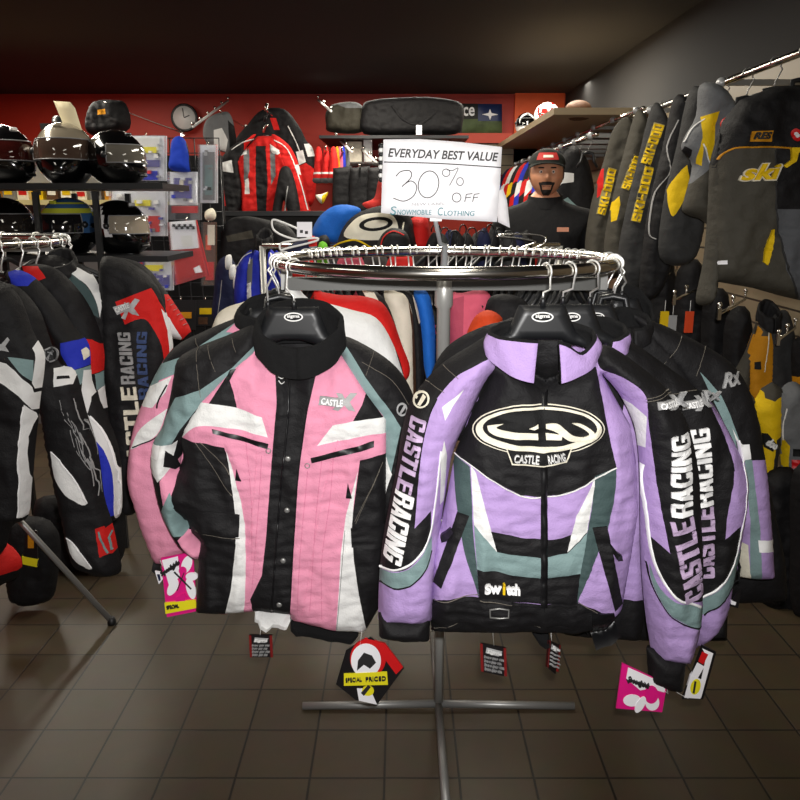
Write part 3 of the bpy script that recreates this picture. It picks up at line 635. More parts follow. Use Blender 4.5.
card('hang_tag', J2.root, [(622,663),(667,684),(662,712),(616,708)], 1.67,
 [MAG, (PAPER, [(628,667),(666,684),(664,692),(650,688),(640,690),(626,678)]), (PAPER, ell(632,700,9,6)), (PAPER, ell(652,702,7,8)), (MAG, ell(651,694,7,9)), (PAPER, ell(640,704,4,9,20,30))],
 [('Speedgirls', INK, (625,681), (647,689), 6.5, .01, .3)], string=[((668,690), -.01), ((668,694), .0), ((664,690), .002)], label='magenta and white card tag')
card('hang_tag', J2.root, [(702,645),(716,652),(703,699),(682,699),(692,672)], 1.675,
 [TAGK, (PAPER, [(702,648),(713,653),(701,697),(697,697),(706,656)]), (TAGRED, [(702,651),(708,654),(703,664),(698,661)]), (PAPER, [(697,662),(704,666),(696,680),(690,676)]), (PAPER, [(690,674),(703,680),(700,698),(684,697)]), (YELST, ell(695,686,5,8,20,15)), (INK, [(692,692),(694,680),(696,681),(694,693)])],
 string=[((670,687), 0), ((678,693), 0), ((688,698), .002)], label='red white and black card tag with a yellow oval')
hp2 = Plane(543, 330, 1.70)
hanger('black plastic hanger with oval badge inside the front lavender jacket', hp2, C((519,305),(565,305),(576,332),(608,350),(608,356),(560,340),(526,340),(474,358),(474,352),(508,332)), (543,301), -63, (542.5,317,11,5))

# ------------------------------------------------------------------ jackets queued behind the lavender one
J3 = Garment('snowmobile_jacket', 'second lavender jacket, behind the front lavender one, its lettered sleeve half covered', 'jacket', Plane(640, 470, 1.80),
 {'body': C((560,345),(600,342),(622,360),(648,420),(650,500),(648,600),(640,640),(580,636),(520,626),(500,500),(500,380)),
  'sleeve#1': [(600,341),(627,340),(664,364),(697,389),(714,406),(733,440),(747,474),(748,497),(741,546),(734,580),(728,612),(714,634),(697,648),(697,648),(678,600),(662,520),(650,430),(630,380)]},
 T=.05, Tb=.04, e=.08, a=(.5, .95), g=.010, wr=.008)
J3.build('body', LAV, [(BLK, C((500,598),(660,600),(660,650),(500,650))), (BLK, C((560,330),(640,330),(620,420),(560,400)))])
J3.build('sleeve#1', LAV, [
 (BLK, S([(596,335),(596,335),(640,336),(704,385),(704,385),(713,412),(727,445),(733,470),(729,505),(724,538),(724,538),(741,526),(741,526),(739,550),(728,578),(714,592),(700,600),(700,600),(640,600),(640,400)])),
 (TEAL, S([(700,600),(700,600),(716,592),(730,576),(741,548),(741,548),(737,578),(724,600),(702,615)])),
], q=.002)
J3.lines('reflective_piping', [(REFL, [(738,440),(746,474),(747,495),(741,535),(734,565),(718,588),(702,597)], 5)], 'sleeve#1')
J3.lines('seam_piping', [(BLK, [(741,550),(737,578),(724,600),(704,615)], 2.5), (BLK, [(712,411),(727,445),(733,470)], 2)], 'sleeve#1')
J3.text('sleeve_lettering', [('CASTLE', LAVP, (714,577), (713,506), 19, 'block', 0), ('RACING', REFL, (713,504), (707,426), 18, 'block', 0)], 'sleeve#1')
xlogo(J3, 'sleeve#1', 'shoulder_emblem', 696, 402, .85, -14)
J3.lines('stitching', [(STITCH, [(664,396),(684,391),(697,390)], 1)], 'sleeve#1', h=.001)
gg = Garment.__new__(Garment); gg.__dict__.update(J3.__dict__); gg.P = {'cuff': densify(J3.pl.uvs(C((700,640),(728,612),(729,640),(712,641))), .006)}; gg.A, gg.B = loop_segs(gg.P['cuff']); gg.T, gg.e, gg.wr = .03, .03, 0
gg.build('cuff', BLK, parent=J3.root)
collar(J3, 572, 629, 330, 322, 338, 344, 356, LAV, FLEECE, gap=(14, 3), w0=-.005, b=.065, flare=1.05)
card('hang_tag', J3.root, [(736,594),(741,590),(738,608),(730,606)], 1.80, [TAGK, (PAPER, [(731,600),(736,602),(735,605),(731,604)])], label='small black hang tag')
hanger('black plastic hanger with oval badge inside the second lavender jacket', Plane(578, 330, 1.805), C((545,304),(592,304),(602,330),(632,348),(632,354),(580,338),(520,354),(520,348),(538,328)), (563,300), -54, (572,317,8.5,4.5))

J4 = Garment('snowmobile_jacket', 'rearmost lavender jacket of the queue, with a square reflective patch on its sleeve', 'jacket', Plane(700, 450, 1.93),
 {'body': C((600,330),(640,326),(668,350),(720,420),(738,500),(734,570),(728,600),(727,640),(640,640),(560,620),(560,380)),
  'sleeve#1': [(634,318),(656,322),(700,343),(732,364),(751,394),(762,440),(769,490),(775,578),(775,578),(758,579),(738,577),(738,577),(732,500),(712,430),(680,370)]},
 T=.045, Tb=.035, e=.07, a=(.5, .95), g=.010)
J4.build('body', BLK, [])
J4.build('sleeve#1', BLK, [
 (TEAL, C((700,372),(709,381),(721,395),(730,415),(739,440),(742,452),(735,455),(728,432),(718,410))),
 (LAV, C((720,462),(780,459),(780,590),(720,590))), (TEAL, C((744,458),(752,460),(760,530),(762,590),(750,590),(750,520))), (CREAM, C((738,540),(748,545),(751,585),(740,585))),
 (REFL, C((758,540),(776,540),(776,552),(759,552))), (REFL, C((738,445),(749,444),(751,459),(742,460))), (WHT, C((732,428),(738,440),(744,446),(738,448))),
], q=.0015)
J4.text('shoulder_lettering', [('Rx', SILV, (722,388), (742,382), 14, .03, .4)], 'sleeve#1', h=.004)
J3.text('shoulder_lettering', [('Rx', SILV, (706,405), (722,398), 13, .03, .4)], 'sleeve#1', h=.007)
J4.lines('stitching', [(STITCH, [(682,336),(676,350),(664,364)], 1), (STITCH, [(706,346),(702,360),(696,376)], 1)], 'sleeve#1', h=.001)
collar(J4, 604, 652, 320, 312, 328, 334, 346, BLK, FLEECE, gap=(3, 3), w0=-.005, b=.06, flare=1.05)
hanger('black plastic hanger with oval badge inside the rearmost lavender jacket', Plane(605, 330, 1.935), C((572,304),(612,304),(622,326),(650,342),(650,348),(606,334),(550,350),(550,344),(566,326)), (590,300), -43, (597,317,7.5,4.5))
J5 = Garment('snowmobile_jacket', 'plain black hooded jacket at the right end of the queue, behind the lavender ones', 'jacket', Plane(700, 420, 2.06),
 {'body': C((610,318),(650,322),(690,340),(735,368),(750,420),(768,480),(785,560),(787,600),(738,602),(640,600),(580,480))},
 T=.05, Tb=.04, e=.07, g=.012)
J5.build('body', BLK, [(TEAL, C((655,336),(662,337),(680,351),(676,353)))])
collar(J5, 606, 655, 312, 288, 326, 326, 340, FLEECE, FLEECE, gap=(3, 3), w0=-.005, b=.06)
hanger('grey plastic hanger of the plain black hooded jacket', Plane(630, 315, 2.06), C((612,298),(638,298),(648,322),(672,336),(672,341),(630,330),(590,340),(590,334),(604,318)), (622,294), -22)
# ------------------------------------------------------------------ the room
def struct(name, mb): return tag(mb.build(name, None, False), kind='structure')
def tile_mat():
    m = bpy.data.materials.new('floor_tile'); m.use_nodes = True; nt = m.node_tree; b = nt.nodes['Principled BSDF']; N = nt.nodes.new
    tc = N('ShaderNodeTexCoord'); br = N('ShaderNodeTexBrick'); br.offset = 0; br.squash = 1
    mp = N('ShaderNodeMapping'); mp.inputs['Location'].default_value = (-.161, -.018, 0)
    geo = N('ShaderNodeNewGeometry'); nt.links.new(geo.outputs['Position'], mp.inputs['Vector']); nt.links.new(mp.outputs[0], br.inputs['Vector'])
    for k, v in (('Scale', 1), ('Mortar Size', .0035), ('Mortar Smooth', .2), ('Bias', 0), ('Brick Width', .2032), ('Row Height', .2032)): br.inputs[k].default_value = v
    br.inputs['Color1'].default_value = (*lin((80, 68, 51)), 1); br.inputs['Color2'].default_value = (*lin((72, 61, 46)), 1); br.inputs['Mortar'].default_value = (*lin((34, 30, 25)), 1)
    n = N('ShaderNodeTexNoise'); n.inputs['Scale'].default_value = 14; n.inputs['Detail'].default_value = 6
    nt.links.new(geo.outputs['Position'], n.inputs['Vector'])
    mx = N('ShaderNodeMixRGB'); mx.blend_type = 'MULTIPLY'; mx.inputs[0].default_value = .35
    nt.links.new(br.outputs['Color'], mx.inputs[1]); nt.links.new(n.outputs['Color'], mx.inputs[2]); nt.links.new(mx.outputs[0], b.inputs['Base Color'])
    bp = N('ShaderNodeBump'); bp.inputs['Strength'].default_value = .4; bp.inputs['Distance'].default_value = .004; bp.invert = True
    nt.links.new(br.outputs['Fac'], bp.inputs['Height']); nt.links.new(bp.outputs[0], b.inputs['Normal']); b.inputs['Roughness'].default_value = .42
    return m
def slat_mat(name, rgb, pitch=.1):
    m = bpy.data.materials.new(name); m.use_nodes = True; nt = m.node_tree; b = nt.nodes['Principled BSDF']; N = nt.nodes.new
    geo = N('ShaderNodeNewGeometry'); sp = N('ShaderNodeSeparateXYZ'); nt.links.new(geo.outputs['Position'], sp.inputs[0])
    d = N('ShaderNodeMath'); d.operation = 'DIVIDE'; d.inputs[1].default_value = pitch; fr = N('ShaderNodeMath'); fr.operation = 'FRACT'; lt = N('ShaderNodeMath'); lt.operation = 'LESS_THAN'; lt.inputs[1].default_value = .09
    nt.links.new(sp.outputs['Z'], d.inputs[0]); nt.links.new(d.outputs[0], fr.inputs[0]); nt.links.new(fr.outputs[0], lt.inputs[0])
    mx = N('ShaderNodeMixRGB'); mx.inputs[1].default_value = (*lin(rgb), 1); mx.inputs[2].default_value = (*lin([c*.35 for c in rgb]), 1)
    nt.links.new(lt.outputs[0], mx.inputs[0]); nt.links.new(mx.outputs[0], b.inputs['Base Color']); b.inputs['Roughness'].default_value = .5
    return m
SLAT = slat_mat('beige_slatwall', (140, 126, 102)); SLATG = slat_mat('dark_slatwall', (120, 112, 100)); REDW = mat('red_wall_paint', (176, 40, 18), .55, var=.05); ORW = mat('orange_wall_paint', (232, 88, 26), .55); CEIL = mat('charcoal_ceiling', (30, 29, 29), .9); WARM = mat('warm_wall_paint', (150, 138, 120), .8)
BY, RX, LX, CZ, FY = 8.0, 1.6, -4.2, 2.56, -1.6
struct('floor', MB().box(((RX+LX)/2, (BY+FY)/2, -.05), (RX-LX+.2, BY-FY+.2, .1), tile_mat()))
struct('ceiling', MB().box(((RX+LX)/2, (BY+FY)/2, CZ+.05), (RX-LX+.2, BY-FY+.2, .1), CEIL))
struct('wall_back', MB().box(((RX+LX)/2, BY+.05, CZ/2), (RX-LX+.2, .1, CZ), REDW))
struct('wall_right', MB().box((RX+.05, (BY+FY)/2, CZ/2), (.1, BY-FY, CZ), SLAT))
struct('trim_4', MB().box((RX-.01, (BY+FY)/2, (2.12+CZ)/2), (.02, BY-FY, CZ-2.12), CEIL))  # unseen dark band, added to lower the brightness of the upper right wall
struct('wall_left', MB().box((LX-.05, (BY+FY)/2, CZ/2), (.1, BY-FY, CZ), REDW))
struct('wall_front', MB().box(((RX+LX)/2, FY-.05, CZ/2), (RX-LX, .1, CZ), WARM))
# ------------------------------------------------------------------ jackets on the left rack
def jacket(label, Y, parts, base, panels=None, group=None, ctr=None, T=.05, yaw=0., name='snowmobile_jacket', cat='jacket', **k):
    k.setdefault('wr', .009); k.setdefault('e', .06)
    pts = np.vstack([np.array(v, float) for v in parts.values()]); c = pts.mean(0) if ctr is None else ctr
    g = Garment(name, label, cat, Plane(c[0], c[1], Y, yaw), parts, T=T, g=k.pop('g', .014), group=group, **k)
    for p in parts: g.build(p, base[p] if isinstance(base, dict) else base, (panels or {}).get(p, ()), q=.002)
    return g
L6 = jacket('black jacket with a red hatched sleeve edge, rearmost on the left rack', 2.66, {'body': [(100,262),(122,258),(145,266),(162,286),(176,306),(191,331),(181,340),(150,330),(120,320)]}, BLK,
 {'body': [(RED, C((165,294),(172,298),(192,330),(181,341),(167,318))), (WHT, C((163,310),(170,318),(182,338),(172,350),(166,335)))]})
L6.lines('hatch_print', [(GREYP, [(168+3.1*i,300+5*i),(172+3.1*i,298+5*i)], 2) for i in range(6)], 'body', h=.002)
L5 = jacket('black jacket with red upper sleeve and grey vertical lettering, right end of the left rack', 2.46,
 {'body': [(38,262),(52,255),(66,259),(88,270),(100,290),(106,330),(108,400),(112,500),(92,520),(66,420),(48,320)],
  'sleeve': [(100,262),(120,259),(142,270),(158,288),(166,312),(173,345),(168,372),(156,400),(150,440),(146,480),(136,512),(120,508),(110,450),(104,390),(101,320)]}, BLK,
 {'body': [(WHT, S([(63,264),(63,264),(80,268),(98,282),(102,300),(100,318),(100,318),(96,300),(86,284),(68,272)])), (DTEAL, S([(68,272),(86,285),(97,303),(99,318),(99,318),(84,306),(74,290)]))],
  'sleeve': [(RED, S([(115,302),(115,302),(151,288),(151,288),(163,308),(173,345),(165,362),(165,362),(160,340),(150,325),(140,319),(124,325),(124,325)])), (WHT, C((162,308),(168,317),(176,340),(170,352),(168,330)))]})
e = L5.patch('sleeve_emblem', [(SILV, C((124,302),(130,305),(136,298),(140,300),(135,308),(139,316),(133,314),(129,311),(125,320),(121,318),(126,309))), (SILV, C((113,307),(130,302),(131,309),(117,315)))], 'sleeve', h=.002)
L5.text('emblem_lettering', [('CASTLE', WHT, (117,313), (131,307), 5, .02, 0)], 'sleeve', e, h=.005)
L5.text('sleeve_lettering', [('CASTLE', CREAM, (148,470), (137,386), 14, 'block', 0), ('RACING', GREYP, (136.5,383), (131,332), 13, 'block', 0)], 'sleeve')
L5.text('side_lettering', [('RACING', fab('slate_blue_print', (56, 72, 110)), (151,398), (147,332), 9, 'block', 0)], 'sleeve')
collar(L5, 40, 74, 262, 250, 268, 272, 282, BLK, BLK, w0=-.01, b=.05)
L4 = jacket('black jacket with red collar trim and a red band on its upper sleeve, left rack', 2.36, {'body': [(20,268),(38,264),(58,270),(80,292),(95,318),(104,350),(104,380),(109,420),(113,470),(96,480),(80,410),(66,340),(40,290)]}, BLK,
 {'body': [(RED, C((22,266),(38,266),(46,278),(36,282),(26,276))), (RED, C((82,338),(98,340),(106,352),(106,370),(92,374),(86,352))), (TEAL, C((95,374),(104,371),(104,386),(97,390))), (WHT, C((98,390),(106,384),(109,412),(103,408)))]})
L3 = jacket('black jacket with royal blue sleeve panels and white stripes, left rack', 2.28, {'body': [(4,276),(16,270),(34,277),(56,300),(75,328),(89,345),(92,380),(105,412),(118,446),(122,490),(119,517),(99,519),(92,470),(78,420),(60,360),(36,310)]}, BLK,
 {'body': [(BLUE, C((8,272),(20,268),(34,279),(28,286),(12,286))), (BLUE, C((61,343),(86,338),(92,358),(90,365),(70,371),(62,354))), (TEAL, C((66,372),(90,366),(86,379),(76,389))), (WHT, C((84,370),(96,374),(97,384),(86,418),(79,406))),
  (BLUE, S([(87,430),(87,430),(104,448),(113,475),(115,515),(115,515),(101,514),(96,470)])), (WHT, S([(87,414),(87,414),(104,432),(116,460),(123,490),(120,516),(120,516),(114,515),(113,475),(104,450),(90,434)]))]})
L3.lines('reflective_piping', [(REFL, [(90,416),(104,432),(116,460),(121,490),(119,514)], 4)], 'body')
L3.patch('sleeve_emblem', [(CREAM, C((81,350),(86,347),(89,356),(84,360)))], 'body')
L2 = jacket('black jacket with grey flame stitching and round badge on the left rack', 2.18, {'body': [(-12,282),(6,283),(22,290),(40,312),(50,340),(60,364),(75,371),(86,410),(98,450),(104,495),(112,522),(117,545),(121,571),(104,576),(88,572),(72,560),(62,520),(48,455),(38,400),(20,340)]}, BLK,
 {'body': [(WHT, C((54,368),(72,366),(75,383),(54,387))), (BADGEK, C((57,376),(70,375),(71,378),(57,379))), (WHT, S([(50,451),(50,451),(62,464),(76,482),(88,503),(88,503),(82,505),(66,494),(55,476)])), (WHT, S([(66,536),(66,536),(78,547),(93,568),(93,568),(86,568),(74,557)])), (RED, S([(94,530),(94,530),(108,525),(117,529),(118,548),(100,557),(100,557)]))]})
L2.lines('reflective_piping', [(REFL, [(51,452),(62,464),(76,481),(87,502)], 4), (REFL, [(67,537),(78,547),(92,567)], 4)], 'body')
L2.lines('flame_stitching', [(GREYP, [(x0+62+a, 400+b),(x0+68+a, 420+b),(x0+78+a, 432+b),(x0+74+a, 420+b),(x0+84+a, 440+b),(x0+86+a,456+b)], 1.6) for x0, a, b in ((-2,0,0),(3,3,12),(0,8,30),(6,6,-2),(4,12,36),(0,14,38))], 'body', h=.001)
L2.patch('round_badge', [(GREYP, ell(52,354,7,7.5)), (CHAR, ell(52,354,5.5,6)), (GREYP, C((48,357),(53,349),(55,351),(50,359)))], 'body')
L2.lines('flame_print', [(TEAL, [(98,532),(103,545),(108,553)], 5), (TEAL, [(112,530),(110,540),(114,548)], 4)], 'body')
L1 = jacket('black jacket with crossing white stripes at the front left end of the left rack', 2.07, {'body': [(-46,280),(-8,284),(10,288),(22,302),(33,332),(44,352),(44,372),(40,400),(36,440),(32,480),(28,516),(12,526),(2,552),(-34,560)]}, BLK,
 {'body': [(TEAL, C((8,357),(34,360),(33,382),(20,372))), (WHT, C((-46,340),(0,361),(8,363),(41,395),(38,413),(14,392),(-8,376),(-46,360))), (WHT, C((34,331),(42,345),(46,360),(42,392),(32,383),(36,358))), (WHT, C((25,404),(36,413),(31,440),(29,480),(32,492),(28,517),(17,518),(19,480),(18,465),(21,430)))]})
L1.lines('reflective_piping', [(REFL, [(25,406),(20,435),(18,466),(20,482),(18,517)], 3.5)], 'body')
L1.patch('chest_emblem', [(SILV, C((-4,342),(2,344),(8,337),(10,340),(6,346),(9,352),(2,350),(-6,354)))], 'body')
# clothes hanging low at the left edge
x = jacket('red and black trouser leg hanging low at the left edge', 2.5, {'body': [(-14,545),(2,541),(14,550),(22,562),(18,576),(8,582),(-12,586)]}, RED, {'body': [(BLK, C((-20,580),(24,568),(24,590),(-20,594)))]}, name='snow_trousers', cat='trousers')
x.lines('reflective_piping', [(REFL, [(-4,530),(2,540),(5,549)], 3)], 'body')
x = jacket('black trousers with a yellow sticker tag hanging low under the left rack', 2.75, {'body': [(4,520),(24,516),(48,520),(60,540),(58,575),(50,600),(20,604),(8,590)]}, BLK, name='snow_trousers', cat='trousers')
card('hang_tag', x.root, [(26,530),(37,531),(38,566),(23,562)], 2.68, [TAGK, (AMBER, [(28,534),(34,534),(34,548),(28,548)]), (YELST, [(22,556),(38,559),(37,567),(23,564)])])
x = jacket('dark snow trousers behind the left rack, above the tiles', 3.1, {'body': [(36,500),(80,495),(118,500),(126,530),(120,562),(90,570),(52,566),(40,540)]}, BLK, name='snow_trousers', cat='trousers')
# hangers along the left ring
def simple_hanger(label, cat='clothes hanger', m=PLK, c=RC, R=RR, z=RZ, deg=0., group=None, span=.40, hm=HOOK):
    """hanger built around its own ring point: shoulders lie across the ring"""
    t = empty('clothes_hanger', (0, 0, 0), label, cat, group)
    MB().tube([(.0, 0, -.085), (.004, 0, -.06), (.0235, 0, -.02)]+[(.0195*math.cos(math.radians(q)), 0, .0195*math.sin(math.radians(q))) for q in range(-35, 216, 18)], .0025, hm, 7).build('hook', t)
    MB().tube([(span/2, 0, -.165), (span*.3, 0, -.13), (.03, 0, -.088), (0, 0, -.083), (-.03, 0, -.088), (-span*.3, 0, -.13), (-span/2, 0, -.165)], [.007, .008, .009, .009, .009, .008, .007], m, 8).build('shoulder_bar', t)
    return t
def put_on_ring(h, c, R, z, deg): a = math.radians(deg); h.location = (c.x+R*math.cos(a), c.y+R*math.sin(a), z); h.rotation_euler = (0, 0, a); return h
lh = simple_hanger('chrome hooked black hanger on the left ring, one of a tight row')
GL = 'hangers on the left ring'
for i, d in enumerate((-78, -66, -56, -47, -38, -30, -22, -14, -6, 4, 14, 26, 40, 60, 80)):
    h = lh if i == 0 else copy_tree(lh)
    put_on_ring(h, LC, .47, 1.40, d); h['label'] = 'chrome hooked black hanger in the tight row on the left ring'; h['group'] = GL

# ------------------------------------------------------------------ clothes on the far side of the round rack
GI = 'clothes on the far side of the round rack'
def inner(label, Y, o, base, panels=(), cat='jacket', T=.035, name='jacket', **k): return jacket(label, Y, {'body': o}, base, {'body': panels}, name=name, cat=cat, T=T, group=GI, **k)
inner('white jacket hanging beside the front pink jacket on the round rack', 2.14, [(282,284),(294,284),(309,299),(330,304),(352,310),(376,318),(392,342),(404,378),(406,440),(300,440),(280,380)], WHT, [(BLK, C((384,316),(402,342),(418,380),(406,384),(396,352)))])
inner('red jacket behind the white one on the round rack', 2.24, [(314,290),(322,292),(340,295),(362,296),(381,302),(392,318),(402,345),(410,368),(404,382),(380,390),(320,380)], RED, [])
inner('black and white striped jacket behind the red one on the round rack', 2.32, [(360,290),(378,293),(390,310),(400,345),(404,400),(380,400),(362,340)], BLK, [(CRM, C((362,290),(374,292),(392,325),(396,350),(390,352),(380,322)))])
inner('cream jacket between dark ones on the round rack', 2.38, [(384,291),(398,292),(407,298),(413,320),(416,380),(414,430),(400,430),(396,360),(390,320)], CRM, [(BROWN, C((408,298),(416,330),(418,430),(414,430),(412,330)))])
inner('black jacket edge beside the cream one on the round rack', 2.43, [(400,290),(412,294),(420,320),(424,370),(424,440),(414,440),(412,350),(408,310)], BLK, [(CRM, C((412,293),(416,298),(421,322),(419,324)))])
inner('blue jacket hanging just left of the round rack post', 2.47, [(414,290),(428,293),(434,318),(436,345),(435,372),(428,385),(421,352),(418,318)], SKY, [(CHAR, C((414,352),(422,356),(428,386),(420,390)))])
inner('dark jacket squeezed against the round rack post', 2.52, [(424,288),(436,292),(442,330),(444,400),(434,400),(434,330)], CHAR)
inner('coral pink trousers edge just left of the post', 2.53, [(430,318),(440,322),(441,360),(440,420),(433,420),(433,350)], HOTP, cat='trousers', name='trousers')
inner('coral pink jacket hanging just right of the round rack post', 2.48, [(448,296),(462,293),(480,290),(491,297),(489,325),(476,345),(462,360),(450,372),(448,340)], HOTP, [(fab('dusty_rose_cloth', (186, 78, 100)), C((448,300),(464,296),(462,366),(448,372)))])
inner('orange red jacket behind the lavender collar on the round rack', 2.3, [(474,318),(488,310),(502,318),(498,332),(480,342),(466,340)], ORANGE)
inner('black hooded jacket behind the lavender jackets', 2.38, [(488,300),(504,294),(524,300),(534,320),(520,340),(500,346),(484,330)], BLK)
inner('dark grey jacket filling the far right of the round rack', 2.46, [(518,288),(540,284),(570,290),(610,300),(640,320),(640,420),(520,420),(510,330)], CHAR)
inner('black jacket left of the front lavender shoulder', 1.84, [(446,348),(470,332),(500,322),(520,326),(520,420),(450,440),(430,400),(432,372)], BLK)
nh = simple_hanger('chrome hook crowded at the left end of the round rack', span=.13)
fh = simple_hanger('metal hooked hanger in the close row along the far side of the round rack', span=.2)
for i in range(34):
    d = 24+i*3.9+random.uniform(-1.2, 1.2); h = fh if i == 0 else copy_tree(fh)
    put_on_ring(h, RC, RR, RZ, d); h.rotation_euler = (random.uniform(-.06, .06), 0, math.radians(d)+random.uniform(-.15, .15)); h['label'] = 'metal hooked hanger in the close row along the far side of the round rack'; h['group'] = 'hangers along the far side of the round rack'
for i, d in enumerate((172, 180, 188, 197)):
    h = nh if i == 0 else copy_tree(nh); put_on_ring(h, RC, RR, RZ, d); h['label'] = 'chrome hook crowded at the left end of the round rack'; h['group'] = 'hangers at the left end of the round rack'
for i, d in enumerate((-16, -8, 2)):
    h = copy_tree(nh); put_on_ring(h, RC, RR, RZ, d); h['label'] = 'chrome hook crowded at the right end of the round rack'; h['group'] = 'hangers at the right end of the round rack'

# ------------------------------------------------------------------ the sale sign
sp = Plane(440, 182, 2.08, 3)
sg = Garment('sale_sign', 'white sale sign with hand drawn 30% off, standing on the round rack', 'sign', sp, {'card': C((383.5,139.5),(420,139),(460,142),(502,147),(500,185),(497,222),(440,219),(381,213))}, T=.002, Tb=.0, e=.002, wr=0, g=.03)
sg.build('card', PAPER)
sg.text('heading', [('EVERYDAY BEST VALUE', INK, (388,157), (498,161.5), 9, .022, .2)], 'card', h=.001)
sg.lines('rule_line', [(INK, [(384,162),(440,163.5),(501,167.5)], 2.6)], 'card', h=.001)
Zs = lambda pts: [(370+x/5.333, 130+y/5.333) for x, y in pts]
hw = [(INK, Zs([(138,247),(160,224),(188,216),(212,218),(222,236),(212,262),(170,302)]), 2.2), (INK, Zs([(178,294),(214,272),(240,284),(249,310),(236,346),(208,370),(172,379),(124,363)]), 2.2),
 (INK, Zs(ell(312,290,54,72,20,12)+ell(312,290,54,72,20,12)[:1]), 2.2), (INK, Zs(ell(406,228,20,20,14)+ell(406,228,20,20,14)[:1]), 1.8), (INK, Zs([(410,212),(440,216),(470,206),(424,296)]), 1.8), (INK, Zs(ell(480,275,18,21,14)+ell(480,275,18,21,14)[:1]), 1.8),
 (INK, Zs(ell(462,360,23,24,14)+ell(462,360,23,24,14)[:1]), 2), (INK, Zs([(514,342),(505,384)]), 2), (INK, Zs([(514,343),(546,339)]), 2), (INK, Zs([(510,362),(538,358)]), 2), (INK, Zs([(556,343),(547,384)]), 2), (INK, Zs([(556,343),(584,339)]), 2), (INK, Zs([(551,362),(576,358)]), 2)]
sg.lines('price_handwriting', hw, 'card', h=.001)
TEALINK = mat('teal_ink', (70, 130, 140), .6)
sg.text('small_handwriting', [('NEW LABEL', GREYPL, Zs([(222,403)])[0], Zs([(400,400)])[0], 2.6, 0, .1), ('S', TEALINK, Zs([(108,452)])[0], Zs([(140,453)])[0], 8.5, 0, .1), ('NOWMOBILE', TEALINK, Zs([(145,452)])[0], Zs([(328,452)])[0], 5, 0, .1), ('C', TEALINK, Zs([(360,455)])[0], Zs([(388,456)])[0], 8, 0, .1), ('LOTHING', TEALINK, Zs([(394,456)])[0], Zs([(556,458)])[0], 5, 0, .1)], 'card', h=.001)
base = RC+Vector((0, -.0, RZ-.05)); topc = sp.w(*sp.uv(436, 222), -.008)
MB().tube([base+Vector((0, 0, .02)), base+Vector((0, 0, .09)), (topc+base)/2+Vector((0, 0, .02)), topc, topc+Vector((0, 0, .03))], [.011, .008, .0055, .006, .006], SILVP, 10).build('stem', sg.root)
MB().box(topc+Vector((.0, .0, .012)), (.03, .012, .02), WPLAST).build('card_clip', sg.root, False)
# ------------------------------------------------------------------ right wall: rails, ski jackets, lower tier
def rail(name, label, x, z, y0, y1, r=.012, step=.9):
    t = empty(name, (x, (y0+y1)/2, z), label, 'wall rail')
    MB().tube([(x, y0, z), (x, y1, z)], r, CHROME, 10).build('rail_bar', t)
    y = y0+.1
    while y < y1:
        MB().box(((x+RX)/2, y, z), (RX-x, .02, .022), STEEL).build('bracket', t, False); MB().ball((x-.012, y, z), .02, SILVP).build('end_ball', t); y += step
    return t
rail('clothes_rail', 'long chrome rail along the right wall carrying the charcoal and yellow jackets', 1.27, 1.985, 2.3, 4.5)
rail('clothes_rail', 'far chrome rail along the right wall behind the man', 1.08, 1.90, 4.55, 7.9, step=.42)
rail('clothes_rail', 'upper chrome rail along the far right wall, just under the ledge', 1.34, 2.04, 4.6, 7.9, step=.5)
MB().box(((.93+RX)/2, 6.5, 2.075), (RX-.93, 2.9, .04), mat('beige_laminate', (160, 142, 112), .5)).build('wall_ledge', None, False)
tag(bpy.data.objects['wall_ledge'], 'beige ledge board running along the top of the far right wall', 'shelf')
LGND = fab('olive_cream_ground', (150, 140, 92))
def ski(g, part, p0, p1, h, name='sleeve_lettering'):
    d = np.array(p1, float)-np.array(p0, float); n = np.array([d[1], -d[0]])/np.hypot(*d); e = d/np.hypot(*d)*.8
    a, b = np.array(p0)-n*(.7)-e, np.array(p1)-n*.7+e; q = [a, b, b+n*(h+1.4), a+n*(h+1.4)]
    o = g.patch('lettering_ground', [(LGND, [tuple(x) for x in q])], part, h=.002, g=.02)
    g.text(name, [('SKI-DOO', YEL, p0, p1, h, 'block', 0)], part, o, h=.007)
GS = 'charcoal and yellow jackets on the right wall rail'
K = dict(T=.04, e=.045, g=.014, wr=.014, fold=(11, 4))
R1 = jacket('charcoal jacket with yellow vertical lettering, farthest of the row on the right wall rail', 4.05, {'body': [(623,118),(633,120),(641,140),(640,175),(628,210),(622,250),(612,270),(590,270),(585,245),(592,200),(604,160),(612,132)]}, OLIVE, {'body': [(RED, C((598,172),(604,168),(603,194),(597,198)))]}, GS, **K)
ski(R1, 'body', (604,215), (616,170), 7.5)
R2 = jacket('charcoal jacket with a yellow elbow edge, second farthest on the right wall rail', 3.8, {'body': [(636,112),(646,116),(656,140),(650,180),(634,220),(628,266),(608,278),(604,245),(611,205),(622,160)]}, OLIVE, {'body': [(YEL, C((610,205),(619,196),(620,205),(616,220),(611,222)))]}, GS, **K)
ski(R2, 'body', (628,190), (640,158), 7)
R3 = jacket('black jacket with two lines of yellow lettering down its sleeve, right wall rail', 3.55, {'body': [(652,106),(664,110),(673,140),(668,190),(652,240),(642,284),(622,290),(618,255),(626,210),(638,160)]}, CHAR, None, GS, **K)
ski(R3, 'body', (639,222), (653,168), 8); ski(R3, 'body', (650,165), (663,126), 9)
R4 = jacket('black jacket with thin grey piping along its sleeve, right wall rail', 3.3, {'body': [(674,98),(690,102),(696,140),(690,195),(680,235),(662,290),(640,298),(643,245),(650,200),(662,150)]}, BLK, None, GS, **K)
R4.lines('seam_piping', [(GREYP, [(678,120),(667,146),(669,172),(655,192),(650,215),(649,234),(655,239)], 4)], 'body')
